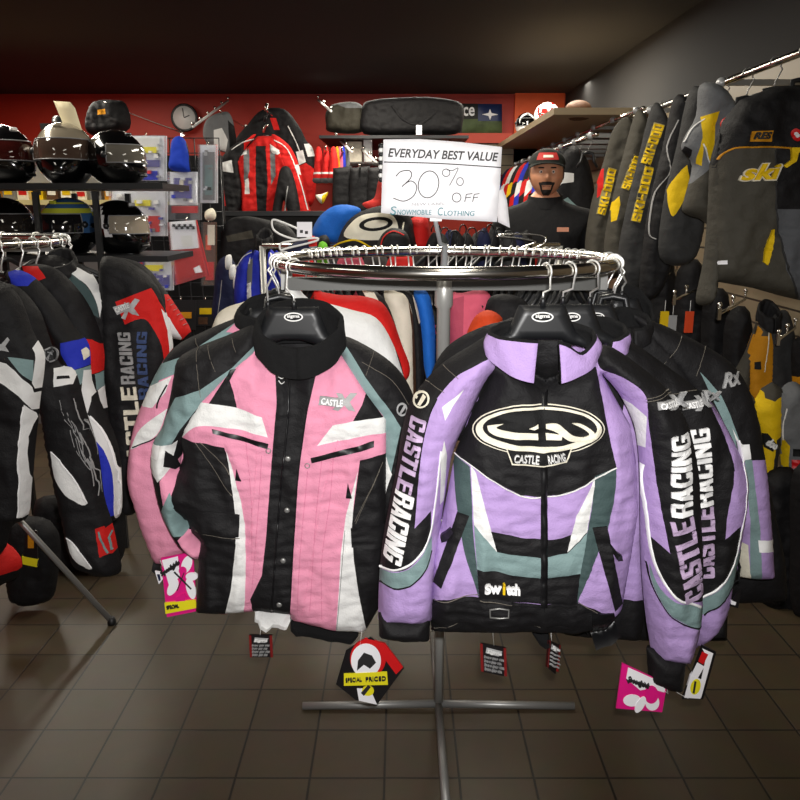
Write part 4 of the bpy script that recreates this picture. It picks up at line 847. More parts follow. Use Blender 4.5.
R5 = jacket('charcoal jacket with a yellow leaf shaped elbow patch, right wall rail', 3.08, {'body': [(690,90),(708,94),(713,130),(708,180),(702,240),(688,264),(660,258),(663,205),(676,150)]}, CHAR, {'body': [(YEL, S([(667,190),(676,176),(686,165),(686,165),(688,182),(682,202),(673,216),(669,210)]))]}, GS, **K)
R6 = jacket('grey jacket with pointed yellow shoulder flashes, beside the large ski jacket', 2.86, {'body': [(700,85),(722,86),(738,110),(738,150),(724,182),(713,224),(700,219),(683,212),(684,200),(692,166),(682,150),(684,138),(696,116)]}, GREY, {'body': [(YEL, C((700,117),(720,111),(714,125),(714,150),(712,170),(707,158),(702,145),(701,166),(694,164),(702,138))), (OLIVE, C((683,190),(710,168),(716,190),(714,226),(680,214))), (BLK, C((684,146),(692,150),(690,166),(683,160)))]}, GS, **K)
R6.lines('seam_piping', [(WHT, [(702,144),(707,158),(712,169)], 4), (WHT, [(684,142),(692,128),(704,119)], 3)], 'body')
MB().lathe([(.02, 0), (.022, .012), (.012, .016)], at(726, 124, 2.8), TAGRED, 16, Matrix.Rotation(PI/2, 3, 'X')).build('zipper_charm', R6.root)
R7 = jacket('large charcoal jacket with yellow ski lettering on its back, nearest on the right wall rail', 2.62,
 {'sleeve': [(722,132),(714,150),(710,170),(708,210),(703,262),(696,297),(700,305),(712,302),(718,280),(722,220)], 'body': C((712,160),(722,122),(740,100),(775,86),(830,84),(850,100),(850,308),(798,300),(777,295),(753,288),(712,281),(709,250),(709,190))},
 OLIVE, {'body': [(BLK, C((700,90),(712,166),(718,158),(727,152),(736,148),(772,147),(799,149),(860,149),(860,70))), (BLK, C((775,149),(860,149),(860,210),(775,209))), (fab('slate_grey_nylon', (84, 86, 90)), C((775,209),(860,210),(860,320),(800,306),(786,270)))], 'sleeve': [(BLK, C((700,120),(740,120),(722,152),(714,168),(700,168)))]}, GS, T=.07, e=.07, g=.014, wr=.014, fold=(7, 3))
R7.lines('seam_piping', [(AMBER, [(715,160),(726,152),(736,148),(755,147.5),(772,147),(797,149)], 5), (CHAR, [(775,150),(775,205),(782,250),(797,298)], 5)], 'body')
R7.text('back_lettering', [('ski', CREAM, (737.5,182), (780.5,181), 18, .06, .35), ('ski', YEL, (739.5,181), (778,179.5), 16, .03, .35)], 'body', h=.006)
e = R7.patch('yoke_badge', [(AMBER, C((749,132),(771,131),(770,142),(748,142)))], 'body', h=.003); R7.text('badge_lettering', [('RES', CHAR, (751,140), (769,139.5), 7, .04, .2)], 'body', e, h=.006)
R7.patch('red_badge', [(TAGRED, ell(796,135,5,6.5)), (PAPER, ell(796,135,2.5,3))], 'body', h=.004)
R7.patch('hem_label', [(PAPER, C((716,261),(726,260),(726,264),(717,264.5)))], 'body', h=.003)
clasp(R7, 'zipper_pull', C((789,148),(797,148),(792,162),(784,168),(782,166),(788,160)), 'body', h=.012, m=YEL); clasp(R7, 'zipper_pull', C((770,230),(772,229),(771,250),(766,265),(762,262),(764,248)), 'body', h=.012, m=YEL)
rh = simple_hanger('dark hanger hook on the right wall rail above the charcoal jackets', span=.12, group='hangers on the right wall rail', hm=STEEL)
for i, Y in enumerate((4.05, 3.8, 3.55, 3.3, 3.08, 2.86, 2.66)):
    o = rh if i == 0 else copy_tree(rh); o.location = (1.27, Y, 1.985)
for i in range(12):
    o = copy_tree(rh); o.location = (1.08, 4.75+.265*i, 1.90); o['label'] = 'dark hanger hook on the far right rail behind the man'; o['group'] = 'hangers on the far right rail'
# lower tier
def arm(label, a, b, Y0, Y1):
    """display arm: square bar rising from the wall to its ball tip, with stop pegs"""
    p, q = at(*a, Y0), at(*b, Y1); t = empty('waterfall_display', p, label, 'display arm', None)
    MB().tube([p, q], .006, CHROME, 6).build('bar', t)
    for k in (0, .5, 1): c = p.lerp(q, k); m = MB(); m.tube([c, c+Vector((0, 0, .028))], .004, CHROME, 6); m.ball(c+Vector((0, 0, .032)), .009, CHROME, 8); m.build('stop_peg', t)
    MB().box(p, (.012, .012, .04), CHROME).build('end_bracket', t, False); return t
arm('chrome display arm with ball pegs, nearest the large ski jacket hem', (719,314), (745,299), 2.7, 3.0)
arm('chrome display arm with ball pegs, middle of the three under the jackets', (674,300), (697,289), 3.2, 3.5)
arm('chrome display arm with ball pegs, farthest of the three under the jackets', (646,284), (677,270), 3.5, 3.8)
arm('chrome display arm at the right edge above the yellow jacket', (778,340), (795,328), 2.9, 3.1)
x = jacket('amber and charcoal jacket hanging on the lower tier of the right wall', 3.1, {'sleeve#1': [(757,322),(748,345),(738,365),(726,385),(728,420),(742,420),(750,390),(752,365)], 'body': C((758,326),(770,322),(776,345),(774,420),(746,420),(747,360)), 'sleeve#2': [(772,318),(786,310),(794,330),(798,380),(796,440),(776,440),(766,390),(768,340)]}, {'sleeve#1': OLIVE, 'body': AMBER, 'sleeve#2': CHAR},
 {'body': [(OLIVE, C((758,320),(772,318),(768,336),(761,336)))], 'sleeve#1': [(AMBER, C((731,362),(736,352),(742,340),(738,365)))]})
x.patch('chest_patch', [(BADGEK, C((754,362),(760,361),(760,369),(754,369)))], 'body'); x.lines('seam_piping', [(CREAM, [(769,330),(767,350),(764,372)], 4)], 'body')
collar(x, 760, 782, 312, 302, 318, 322, 332, BLK, BLK, w0=-.01, b=.05)
x = jacket('bright yellow and grey jacket with white lettering on the lower tier of the right wall', 2.86, {'sleeve#1': [(752,395),(746,400),(742,440),(748,500),(762,500),(764,450),(758,410)], 'body': C((752,404),(762,388),(772,382),(784,390),(782,430),(776,470),(770,540),(758,540),(762,440)), 'sleeve#2': [(782,388),(796,382),(808,400),(812,450),(806,490),(786,486),(780,450),(778,410)]}, {'sleeve#1': OLIVE, 'body': YEL, 'sleeve#2': GREY},
 {'body': [(OLIVE, C((760,380),(786,380),(783,396),(774,401),(765,398))), (CHAR, C((776,440),(790,430),(786,560),(769,560),(771,480)))], 'sleeve#2': [(YEL, C((782,437),(790,446),(789,472),(781,464)))]})
e = x.patch('lettering_ground', [(BADGEK, C((762,433),(767,433),(775,443),(772,451),(764,447)))], 'body', h=.003); x.text('lettering', [('doo', WHT, (764,444), (773,449), 8, .05, 0)], 'body', e, h=.007)
x.lines('seam_piping', [(WHT, [(786,408),(783,425),(783,440)], 4)], 'sleeve#2')
x.patch('black_badge', [(BADGEK, C((793,449),(803,449),(803,456),(793,456)))], 'sleeve#2', h=.003); x.patch('red_badge', [(TAGRED, C((792,460),(803,460),(803,468),(792,468)))], 'sleeve#2', h=.003)
x = jacket('amber and black sleeve hanging at the right edge below the ski jacket', 3.0, {'body': [(792,345),(806,340),(818,370),(818,440),(800,430),(794,400)]}, BLK, {'body': [(AMBER, C((793,378),(803,376),(803,400),(794,398)))]})
GT = 'black trousers on the lower tier of the right wall'
for i, (px, Y, y0, y1, w_) in enumerate(((640,4.0,262,400,22),(662,3.75,270,420,24),(690,3.5,272,430,26),(716,3.3,300,440,24),(738,3.2,318,460,24))):
    jacket('black snow trousers in the dark row under the right wall jackets', Y, {'body': [(px-w_*.5,y0),(px+w_*.5,y0-6),(px+w_*.62,(y0+y1)/2),(px+w_*.55,y1),(px-w_*.5,y1+4),(px-w_*.62,(y0+y1)/2)]}, BLK, None, GT, name='snow_trousers', cat='trousers')
for i, (px, Y, y0, y1, w_) in enumerate(((752,2.95,455,590,30),(780,2.8,478,604,34),(812,2.7,470,610,36))):
    jacket(('black trouser leg low on the right, just beside the rack end', 'black trousers hanging low below the yellow jacket', 'black trousers low at the right edge of the picture')[i], Y, {'body': [(px-w_*.5,y0),(px+w_*.5,y0-6),(px+w_*.6,(y0+y1)/2),(px+w_*.55,y1),(px-w_*.5,y1+4),(px-w_*.6,(y0+y1)/2)]}, BLK, name='snow_trousers', cat='trousers')
for i, (px, py, c, nm) in enumerate(((664,322,YEL,'yellow'),(672,326,SILVP,'silver'),(689,322,ORANGE,'orange'))):
    p = at(px, py, 3.3); t = empty('price_tag', p, f'small {nm} price tag hanging under the chrome display arms', 'tag')
    MB().box(p, (.035, .006, .09), c).build('card', t, False); MB().tube([p+Vector((0, 0, .045)), p+Vector((0, .0, .09))], .0015, WPLAST, 5).build('string', t)
# far jackets behind the man
FAR = [(4.85, BLK, WHT), (5.0, BLK, WHT), (5.3, NAVY, BLK), (5.6, BLK, BLUE), (5.9, RED, WHT), (6.15, BLK, RED), (6.4, BLUE, WHT), (6.65, RED, BLK), (6.9, BLK, YEL), (7.15, WHT, RED), (7.4, RED, WHT), (7.65, NAVY, BLUE)]
DES = ['black jacket with white sleeve bands, nearest on the far right rail', 'black jacket with white sleeve bands, second on the far right rail', 'navy jacket behind the banded black ones on the far right rail', 'black and blue jacket just behind the man', 'red jacket with white band on the far right rail', 'black jacket with red band left of the man', 'blue jacket with white band left of the man', 'red and black jacket left of the man near the sign', 'black jacket with yellow band on the far right rail', 'white jacket with red band on the far right rail', 'small red and white jacket near the far end of the right rail', 'navy and blue jacket at the far end of the right rail']
for i, (Y, a, b) in enumerate(FAR):
    p = Vector((1.02, Y, 1.84)); q = (p-CAMV); zc = q.y*CP-q.z*SP; px = 400+F_PX*q.x/zc; py = 400-F_PX*(q.y*SP+q.z*CP)/zc; s = F_PX/zc
    R = lambda l: [(px+u*s*.72, py+v*s) for u, v in l]
    jacket(DES[i], Y, {'body': R([(-.02,-.02),(.05,0),(.13,.1),(.17,.3),(.14,.62),(.02,.7),(-.14,.68),(-.19,.62),(-.2,.4),(-.17,.2),(-.1,.05)])}, a, {'body': [(b, np.array(R([(-.21,.2),(-.12,.13),(0,.14),(.0,.19),(-.1,.2),(-.2,.28)]))), (TEAL if b is WHT else CHAR, np.array(R([(-.2,.34),(-.05,.28),(.02,.33),(-.05,.42),(-.2,.42)]))), (b, np.array(R([(-.2,.62),(-.06,.44),(.0,.42),(-.1,.62),(-.16,.69)])))]}, 'jackets on the far right rail', T=.05, e=.06, g=.03)
# ------------------------------------------------------------------ man in cap
def skin_mesh(J, E, root, lv=2):
    me = bpy.data.meshes.new('tmp'); me.from_pydata([j[0] for j in J], E, []); o = bpy.data.objects.new('tmp', me); COL.objects.link(o)
    o.modifiers.new('s', 'SKIN'); o.modifiers.new('u', 'SUBSURF').levels = lv
    for i, j in enumerate(J):
        r = j[1]; me.skin_vertices[0].data[i].radius = r if hasattr(r, '__len__') else (r, r); me.skin_vertices[0].data[i].use_root = (i == root)
    bpy.context.view_layer.update(); m2 = bpy.data.meshes.new_from_object(o.evaluated_get(bpy.context.evaluated_depsgraph_get()))
    v = [tuple(x.co) for x in m2.vertices]; f = [tuple(p.vertices) for p in m2.polygons]; bpy.data.objects.remove(o); return v, f
def body_graph(g=1., hands=True, legs=True, arms=True, top=True):
    J = [((0,0,.98),(.15*g,.12*g)),((0,0,1.15),(.16*g,.125*g)),((0,-.01,1.33),(.185*g,.125*g)),((0,.005,1.45),(.14*g,.09*g))]; E = [(0,1),(1,2),(2,3)]
    def add(p, r, k): J.append((p, r)); E.append((k, len(J)-1)); return len(J)-1
    if top: n = add((0,.01,1.54), .070*g, 3); add((0,0,1.62), .062*g, n)
    for s in (-1, 1):
        if arms:
            a = add((s*.20,.01,1.44), .072*g, 3); a = add((s*.255,.02,1.30), .056*g, a); a = add((s*.275,.03,1.15), .048*g, a); w = add((s*.265,-.06,.93), .034*g, a)
            if hands:
                h = add((s*.262,-.085,.87), (.024,.036), w)
                for k in range(4): f = add((s*.262,-.115+.022*k,.815-.006*abs(k-1.5)), .0095, h); add((s*.255,-.112+.02*k,.775-.006*abs(k-1.5)), .008, f)
                f = add((s*.25,-.13,.85), .010, h); add((s*.245,-.142,.825), .009, f)
        if legs:
            a = add((s*.10,0,.92), .095*g, 0); a = add((s*.11,-.01,.52), .064*g, a); a = add((s*.11,.02,.10), .045*g, a); add((s*.12,-.12,.045), .04*g, a)
    return J, E
MX, MY = at(546, 180, 4.3).x, 4.3
SKIN = mat('skin', (206, 146, 112), .5, var=.05); SHIRT = fab('black_shirt', (17, 17, 19), .85); CAPK = fab('black_cap_cloth', (30, 34, 30), .85); HAIR = mat('dark_hair', (28, 22, 20), .8, bump=.6, scale=200); DENIM = fab('dark_denim', (34, 38, 52))
HC = Vector((0, -.03, 1.680))
def headpt(th, ph):
    """th longitude (0 is the face), ph latitude"""
    c = math.cos(ph); x, y, z = math.sin(th)*c, -math.cos(th)*c, math.sin(ph)
    f = max(0, math.cos(th))**2*c; ry = .104; rx = .088; rz = .116
    if z < -.2: rx *= 1-.14*min(1, (-z-.2)/.8); 
    p = Vector((x*rx, y*ry, z*rz))
    G = lambda a, b, sa, sb: math.exp(-((th-a)/sa)**2-((ph-b)/sb)**2)
    d = .026*G(0,-.20,.16,.16)+.014*G(0,.0,.10,.18)-.010*(G(.36,.06,.2,.14)+G(-.36,.06,.2,.14))+.006*(G(.4,.27,.3,.1)+G(-.4,.27,.3,.1))+.007*G(0,-.52,.3,.07)-.006*G(0,-.58,.34,.04)+.006*G(0,-.66,.28,.07)+.012*G(0,-.98,.4,.22)+.006*(G(.62,-.18,.22,.2)+G(-.62,-.18,.22,.2))
    return HC+p+Vector((math.sin(th)*.3, -1, 0))*d
def ball_grid(fn, th0, th1, ph0, ph1, n, m, off=0.):
    v = []; 
    for j in range(m+1):
        for i in range(n+1):
            th, ph = th0+(th1-th0)*i/n, ph0+(ph1-ph0)*j/m; p = fn(th, ph); v.append(HC+(p-HC)*(1+off/.1))
    f = [(j*(n+1)+i, j*(n+1)+i+1, (j+1)*(n+1)+i+1, (j+1)*(n+1)+i) for j in range(m) for i in range(n)]
    return v, f
Mrot = Matrix.Rotation(math.radians(-8), 3, 'Z')
def wl(vs): return [Mrot @ Vector(v)+Vector((MX, MY, 0)) for v in vs]
J, E = body_graph(); bv, bf = skin_mesh(J, E, 0); hv, hf = ball_grid(headpt, -PI, PI, -1.5, 1.5, 56, 44)
b = MB(); b.add(wl(bv), bf, SKIN); b.add(wl(hv), hf, SKIN)
for s in (-1, 1):
    b.tube(wl([HC+Vector((s*.076, .012+.022*math.cos(t), -.005+.032*math.sin(t))) for t in np.linspace(0, 2*PI, 14)[:-1]]), .008, SKIN, 8, True)
man = b.build('person'); tag(man, 'man with a goatee in a black cap and black shirt standing behind the rack', 'person')
J, E = body_graph(1.14, False, False); v, f = skin_mesh([j for j in J], E, 0); v = [q for q in v]
def keep(v, f, cond):
    k = [i for i, q in enumerate(v) if cond(q)]; mp = {a: i for i, a in enumerate(k)}; return [v[i] for i in k], [tuple(mp[i] for i in t) for t in f if all(i in mp for i in t)]
v, f = keep(v, f, lambda q: q[2] < 1.562); sh = mk('shirt', wl(v), f, SHIRT, None, man)
J, E = body_graph(1.1, False, True, False, False); v, f = skin_mesh(J, E, 0); v, f = keep(v, f, lambda q: .09 < q[2] < 1.08); mk('trousers', wl(v), f, DENIM, None, man)
b = MB()
for s in (-1, 1): b = MB(); b.tube(wl([(s*.11,.06,.05),(s*.115,-.05,.055),(s*.122,-.17,.04)]), [.045,.05,.036], BLK, 12); b.build('shoe', man)
b = MB(); n = 28
cv = [Vector(((.101-.004*k)*math.sin(2*PI*i/n), .012-(.100-.004*k)*math.cos(2*PI*i/n), 1.515+.02*k-.016*math.cos(2*PI*i/n))) for k in range(4) for i in range(n)]
b.add(wl(cv), [(k*n+i, k*n+(i+1) % n, (k+1)*n+(i+1) % n, (k+1)*n+i) for k in range(3) for i in range(n)], SHIRT); b.build('shirt_collar', man)
em = MB().box(wl([(.09,-.152,1.40)])[0], (.06, .006, .022), mat('tan_embroidery', (190, 130, 104), .7), Mrot); em.build('shirt_emblem', sh, False)
v, f = ball_grid(headpt, 1.25, 2*PI-1.25, -.25, .75, 40, 16, .004); mk('hair', wl(v), f, HAIR, None, man)
v, f = ball_grid(headpt, -.62, .62, -1.2, -.34, 40, 40, .004)
def beard(q):
    c = np.mean([(-.62+1.24*(k % 41)/40, -1.2+.86*(k//41)/40) for k in q], 0); t_, p_ = abs(c[0]), c[1]
    return (t_ < .5-.25*(p_+.36) and -.52 < p_ < -.36-.04*t_) or (.34 < t_ < .5 and -1.0 < p_ < -.45) or (t_ < .46 and -1.15 < p_ < -.74)
f = [q for q in f if beard(q)]; mk('goatee', wl(v), f, HAIR, None, man)
for s in (-1, 1): v, f = ball_grid(headpt, s*.36-.17, s*.36+.17, .19, .25, 8, 2, .003); mk('eyebrow', wl(v), f, HAIR, None, man)
for s in (-1, 1):
    c = headpt(s*.36, .05)+Vector((0, .003, 0)); e = MB().ball(wl([c])[0], .0105, mat('eye_white', (226, 216, 206), .3), 12).build('eye', man)
    MB().ball(wl([c+Vector((0, -.007, 0))])[0], .0052, HAIR, 10).build('iris', e)
v, f = ball_grid(headpt, -.26, .26, -.605, -.565, 10, 2, .002); mk('lips', wl(v), f, mat('lip', (168, 100, 86), .5), None, man)
def cappt(th, ph): c = math.cos(ph); return HC+Vector((math.sin(th)*c*.096, -math.cos(th)*c*.112, .045+math.sin(ph)*.082))
v, f = ball_grid(cappt, -PI, PI, .02, 1.55, 40, 14); cp = mk('cap', wl(v), f, CAPK, None, man)
v = []; 
for j in range(7):
    for i in range(17): t = -1.15+2.3*i/16; r = 1+.62*j/6*math.cos(t*.8); v.append(HC+Vector((math.sin(t)*.096*(1+.05*j/6), -math.cos(t)*.110*r, .052-.016*abs(t)**2*(.4+j/9)-.006*j/6)))
f = [(j*17+i, j*17+i+1, (j+1)*17+i+1, (j+1)*17+i) for j in range(6) for i in range(16)]; n = len(v)
v2 = v+[q-Vector((0, 0, .004)) for q in v]; f2 = f+[tuple(n+i for i in q[::-1]) for q in f]; mk('cap_brim', wl(v2), f2, CAPK, None, cp)
v, f = ball_grid(cappt, -.62, .62, .22, .72, 12, 6, .002); mk('cap_front_badge', wl(v), f, mat('cap_red', (172, 44, 40), .7), None, cp)
v, f = ball_grid(cappt, -.25, .3, .34, .50, 8, 3, .004); mk('cap_front_logo', wl(v), f, CREAM, None, cp)

# ------------------------------------------------------------------ helmets and their shelf
def helmet(name, label, px, py, Y, yaw, cols, s=1., visor=(40, 36, 34), group=None, arcs=False, rest=None):
    base, low, accent = cols; c = at(px, py, Y); c.z = c.z if rest is None else rest+.122*s; Rz = Matrix.Rotation(math.radians(yaw), 3, 'Z')
    def pt(th, ph, off=0.):
        cph = math.cos(ph); x, y, z = math.sin(th)*cph, -math.cos(th)*cph, math.sin(ph)
        k = max(0, math.cos(th))**1.5*max(0, min(1, (-ph-.05)/.5))
        p = Vector((x*(.125+off), y*(.158+off)-.035*k, max(z*(.138+off), -.122))); return c+Rz @ (p*s)
    t = empty(name, c-Vector((0, 0, .122*s)), label, 'helmet', group)
    v = []; f = []; ix = []; n, m = 48, 30
    for j in range(m+1):
        for i in range(n): v.append(pt(2*PI*i/n, -1.35+(1.5708+1.35)*j/m))
    for j in range(m):
        for i in range(n):
            th, ph = (2*PI*(i+.5)/n+PI) % (2*PI)-PI, -1.35+(2.92)*(j+.5)/m
            a = 0
            if arcs and (.52 < ph < .66 or .86 < ph < .95): a = 2
            if ph < -.22 and abs(th) < 2.2: a = 1
            if not arcs and .18 < abs(th)-.5*ph-1.1 < .42 and -.3 < ph < .9: a = 2
            if abs(th) < 1.15 and -.12 < ph < .42: a = 3
            f.append((j*n+i, j*n+(i+1) % n, (j+1)*n+(i+1) % n, (j+1)*n+i)); ix.append(a)
    mk('shell', v, f, [base, low, accent, ZIP], ix, t)
    vm = mat('visor_%d_%d_%d' % visor, visor, .08, coat=1.); v = []; n, m = 24, 10
    for o_ in (.004, .0015):
        for j in range(m+1):
            for i in range(n+1): v.append(pt(-1.25+2.5*i/n, -.16+.62*j/m, o_))
    f = [(j*(n+1)+i, j*(n+1)+i+1, (j+1)*(n+1)+i+1, (j+1)*(n+1)+i) for j in range(m) for i in range(n)]; k = (n+1)*(m+1); f += [tuple(k+i for i in q[::-1]) for q in f]
    vi = mk('visor', v, f, vm, None, t)
    rim = [(-1.25+2.5*i/20, -.16) for i in range(21)]+[(1.25, -.16+.62*i/6) for i in range(1, 7)]+[(1.25-2.5*i/20, .46) for i in range(1, 21)]+[(-1.25, .46-.62*i/6) for i in range(1, 6)]
    MB().tube([pt(a, b_, .004) for a, b_ in rim], .0028*s, GREYPL, 6, True).build('visor_rim', vi)
    for sg in (-1, 1): q = pt(sg*1.32, .1, .004); MB().ball(q, .016*s, PLK, 10).build('visor_pivot', t)
    MB().tube([pt(-.25+.1*i, -.62, .004) for i in range(6)], .008*s, ZIP, 6).build('chin_vent', t)
    MB().tube([pt(-.22+.088*i, .95, .004) for i in range(6)], .008*s, accent, 6).build('crown_vent', t)
    MB().tube([pt(2*PI*i/40, -1.15, -.002) for i in range(40)], .008*s, PLK, 8, True).build('neck_trim', t)
    return t
GW = mat('gloss_white_paint', (232, 232, 232), .15, coat=1.); GRED = mat('gloss_red_paint', (190, 30, 24), .15, coat=1.); GSIL = mat('gloss_silver_paint', (150, 140, 122), .22, .2, coat=1.); GBLUE = mat('gloss_blue_paint', (60, 96, 140), .15, coat=1.); GYEL = mat('gloss_lime_paint', (196, 200, 60), .2, coat=1.)
SY = 3.55
ZT, ZL = at(60, 183, SY-.2).z+.0005, at(60, 256, SY-.2).z+.0005
helmet('full_face_helmet', 'black helmet with red and white graphics at the left end of the top shelf', 0, 153, SY, 70, (GLOSSK, GLOSSK, GW), .95, visor=(60, 20, 18), rest=ZT)
h2 = helmet('full_face_helmet', 'silver and black helmet with a wide smoke visor and a price card, top shelf', 66, 154, SY, 8, (GSIL, GLOSSK, GSIL), .98, visor=(70, 56, 48), rest=ZT)
helmet('full_face_helmet', 'gloss black helmet facing right at the right end of the top shelf', 115, 155, SY, 68, (GLOSSK, GLOSSK, GLOSSK), .86, visor=(96, 92, 84), rest=ZT)
helmet('full_face_helmet', 'dark helmet at the left end of the lower shelf', 6, 231, SY, 60, (GLOSSK, GLOSSK, GLOSSK), .92, rest=ZL)
helmet('full_face_helmet', 'blue and lime striped helmet on the lower shelf', 70, 228, SY, -20, (GBLUE, GLOSSK, GYEL), .92, visor=(22, 22, 24), arcs=True, rest=ZL)
helmet('full_face_helmet', 'black helmet with white graphics facing right on the lower shelf', 119, 231, SY, 66, (GLOSSK, GLOSSK, GW), .88, visor=(150, 140, 124), rest=ZL)
pc = Plane(66, 118, SY-.02, 10); g = Garment('price_card', 'tall cream price card standing on the silver helmet', 'card', pc, {'card': C((53.5,101),(70,102),(75,108),(82,130),(66,131))}, T=.003, Tb=0, e=.003, wr=0, g=.05, single=True); g.build('card', mat('cream_card', (250, 236, 196), .6))
def board(name, label, x0, x1, y, Y0, Y1, th, m, cat): a, b_ = at(x0, y, Y0), at(x1, y, Y0); return tag(MB().box(((a.x+b_.x)/2, (Y0+Y1)/2, a.z-th/2), (b_.x-a.x, Y1-Y0, th), m).build(name, None, False), label, cat)
t = empty('helmet_shelf', Vector((at(60, 182, SY).x, SY, 0)), 'black metal shelf unit holding two rows of helmets', 'shelf unit')
zs = [at(60, 183, SY-.2).z, at(60, 256, SY-.2).z]
for z in zs: MB().box(((at(-60, 182, SY).x+at(163, 182, SY-.2).x)/2, SY, z-.012), (at(163, 182, SY-.2).x-at(-60, 182, SY).x, .42, .024), PLK).build('shelf_board', t, False)
for dx in [at(q, 182, SY-.2).x for q in (-52, 34, 94)]:
    for dy in (-.2, .2): MB().box((dx, SY+dy, zs[0]/2-.02), (.022, .022, zs[0]-.03), PLK).build('post', t, False)
# boxed goods on a pale shelf seen through the helmet shelf
zb = at(40, 200, 5.2).z; xb0, xb1 = at(-40, 200, 5.2).x, at(120, 200, 5.2).x
tag(MB().box(((xb0+xb1)/2, 5.3, zb-.015), (xb1-xb0, .4, .03), mat('pale_yellow_board', (214, 200, 140), .6)).add(*[[(xb0, 5.48, 0), (xb1, 5.48, 0), (xb1, 5.5, 0), (xb0, 5.5, 0), (xb0, 5.48, 1.8), (xb1, 5.48, 1.8), (xb1, 5.5, 1.8), (xb0, 5.5, 1.8)], [(0, 1, 5, 4), (1, 2, 6, 5), (2, 3, 7, 6), (3, 0, 4, 7), (4, 5, 6, 7), (3, 2, 1, 0)]], GREYPL).build('goods_shelf', None, False), 'pale yellow shelf of small goods behind the helmet shelf', 'shelf')
bc = [CREAM, WPLAST, AMBER, GREYPL, CRM, YEL, BROWN, WPLAST, CREAM, GREYPL, AMBER]
for i in range(11):
    xx = xb0+.05+(xb1-xb0-.1)*i/10; h_ = .06+.05*random.random(); o = MB().box((xx, 5.22, zb+h_/2), (.07, .1, h_), bc[i]); o.box((xx, 5.168, zb+h_*.5), (.05, .004, h_*.4), [RED, BLK, WPLAST, YEL][i % 4])
    tag(o.build('goods_box', None, False), 'small carton in the row on the pale shelf behind the helmets', 'box', 'cartons on the pale shelf')
for i in range(7):
    xx = xb0+.1+(xb1-xb0-.2)*i/6; o = MB().box((xx, 5.4, zb-.16), (.11, .08, .12), [BROWN, AMBER, CHAR, CRM, GREYPL, BLK, BROWN][i]); tag(o.build('goods_bag', None, False), 'dull packet in the row below the pale shelf behind the helmets', 'packet', 'packets below the pale shelf')
# ------------------------------------------------------------------ packs on the wire grid panel
t = empty('wire_grid_panel', at(170, 400, 4.6), 'black wire grid panel holding hanging packs beside the helmets', 'grid panel'); t.location.z = 0
a, b_ = at(112, 200, 4.6), at(222, 200, 4.6); zt = at(160, 138, 4.6).z; m = MB()
for i in range(10): xx = a.x+(b_.x-a.x)*i/9; m.tube([(xx, 4.6, .02), (xx, 4.6, zt)], .0035, PLK, 5)
m.build('upright_wires', t); m = MB()
for i in range(24): m.tube([(a.x, 4.606, .05+(zt-.05)*i/23), (b_.x, 4.606, .05+(zt-.05)*i/23)], .003, PLK, 5)
m.build('cross_wires', t)
MB().box(((a.x+b_.x)/2, 4.65, zt/2-.04), (b_.x-a.x, .02, zt-.1), BADGEK).build('added_dark_backing', t, False)  # black sheet added so the space behind the packs reads dark
CLEAR = mat('clear_plastic', (235, 238, 244), .1, trans=.9, alpha=.35, spec=.5)
Q = lambda x0, y0, x1, y1: [(x0, y0), (x1, y0), (x1, y1), (x0, y1)]
def pack(name, label, quad, Y, back, layers, cover=True, th=.05, bits=0):
    pl = Plane(*np.mean(np.array(quad), 0), Y); uv = pl.uvs(quad); n = len(uv); r = empty(name, pl.w(uv[:, 0].mean(), uv[:, 1].min(), 0), label, name.split('_')[-1])
    def slab(nm, q, w0, w1, m, par): u = pl.uvs(q); k = len(u); return mk(nm, [pl.w(x, y, w1) for x, y in u]+[pl.w(x, y, w0) for x, y in u], [tuple(range(k))[::-1] if False else tuple(range(k)), tuple(range(2*k-1, k-1, -1))]+[(i, i+k, (i+1) % k+k, (i+1) % k) for i in range(k)], m, None, par, False)
    bk = slab('backing_card', quad, 0, .004, back, r)
    rn = random.Random(int(quad[0][0]*7+quad[0][1])); x0_, y0_ = np.min(np.array(quad), 0); x1_, y1_ = np.max(np.array(quad), 0)
    if cover and bits:
        for i in range(bits):
            w_, h__ = rn.uniform(2, 5), rn.uniform(1.5, 4); xx, yy = rn.uniform(x0_+2, x1_-6), rn.uniform(y0_+3, y1_-5)
            layers = list(layers)+[(rn.choice([WPLAST, PURP, GREYPL, BLUE, SILVP, CHAR, PKW, TAGRED]), Q(xx, yy, xx+w_, yy+h__))]
    for i, (m, q) in enumerate(layers): slab('contents', q, .0045, .0045+.008+.0012*i, m, r)
    if cover: slab('clear_cover', quad, .004+.012, th, CLEAR, r)
    MB().tube([pl.w(uv[:, 0].mean(), uv[:, 1].max(), .004), pl.w(uv[:, 0].mean(), uv[:, 1].max()+.02, -.02)], .003, CHROME, 6).build('peg_hook', r)
    return r
PKW = mat('pale_plastic_card', (214, 216, 222), .35)
PURP = mat('violet_print', (84, 80, 150), .5)
pack('clear_case', 'clear case with yellow label and blue contents beside the black helmet, upper of three', Q(127,136,167,181), 4.45, PKW, [(WPLAST, Q(134,138,160,150)), (YELST, Q(139,147,157,153)), (PURP, Q(143,160,160,167)), (BLUE, Q(141,171,158,180))], bits=16)
pack('clear_case', 'clear case with yellow label and red contents, middle of three', Q(112,191,168,236), 4.45, PKW, [(WPLAST, Q(116,196,130,220)), (YELST, Q(135,200,151,206)), (RED, Q(136,216,160,232)), (PURP, Q(118,222,132,232))], bits=20)
pack('clear_case', 'clear case with yellow label and violet contents, lowest of three', Q(126,256,174,290), 4.45, PKW, [(PURP, Q(128,260,145,270)), (YELST, Q(145,265,163,271)), (PURP, Q(150,275,170,286))], bits=12)
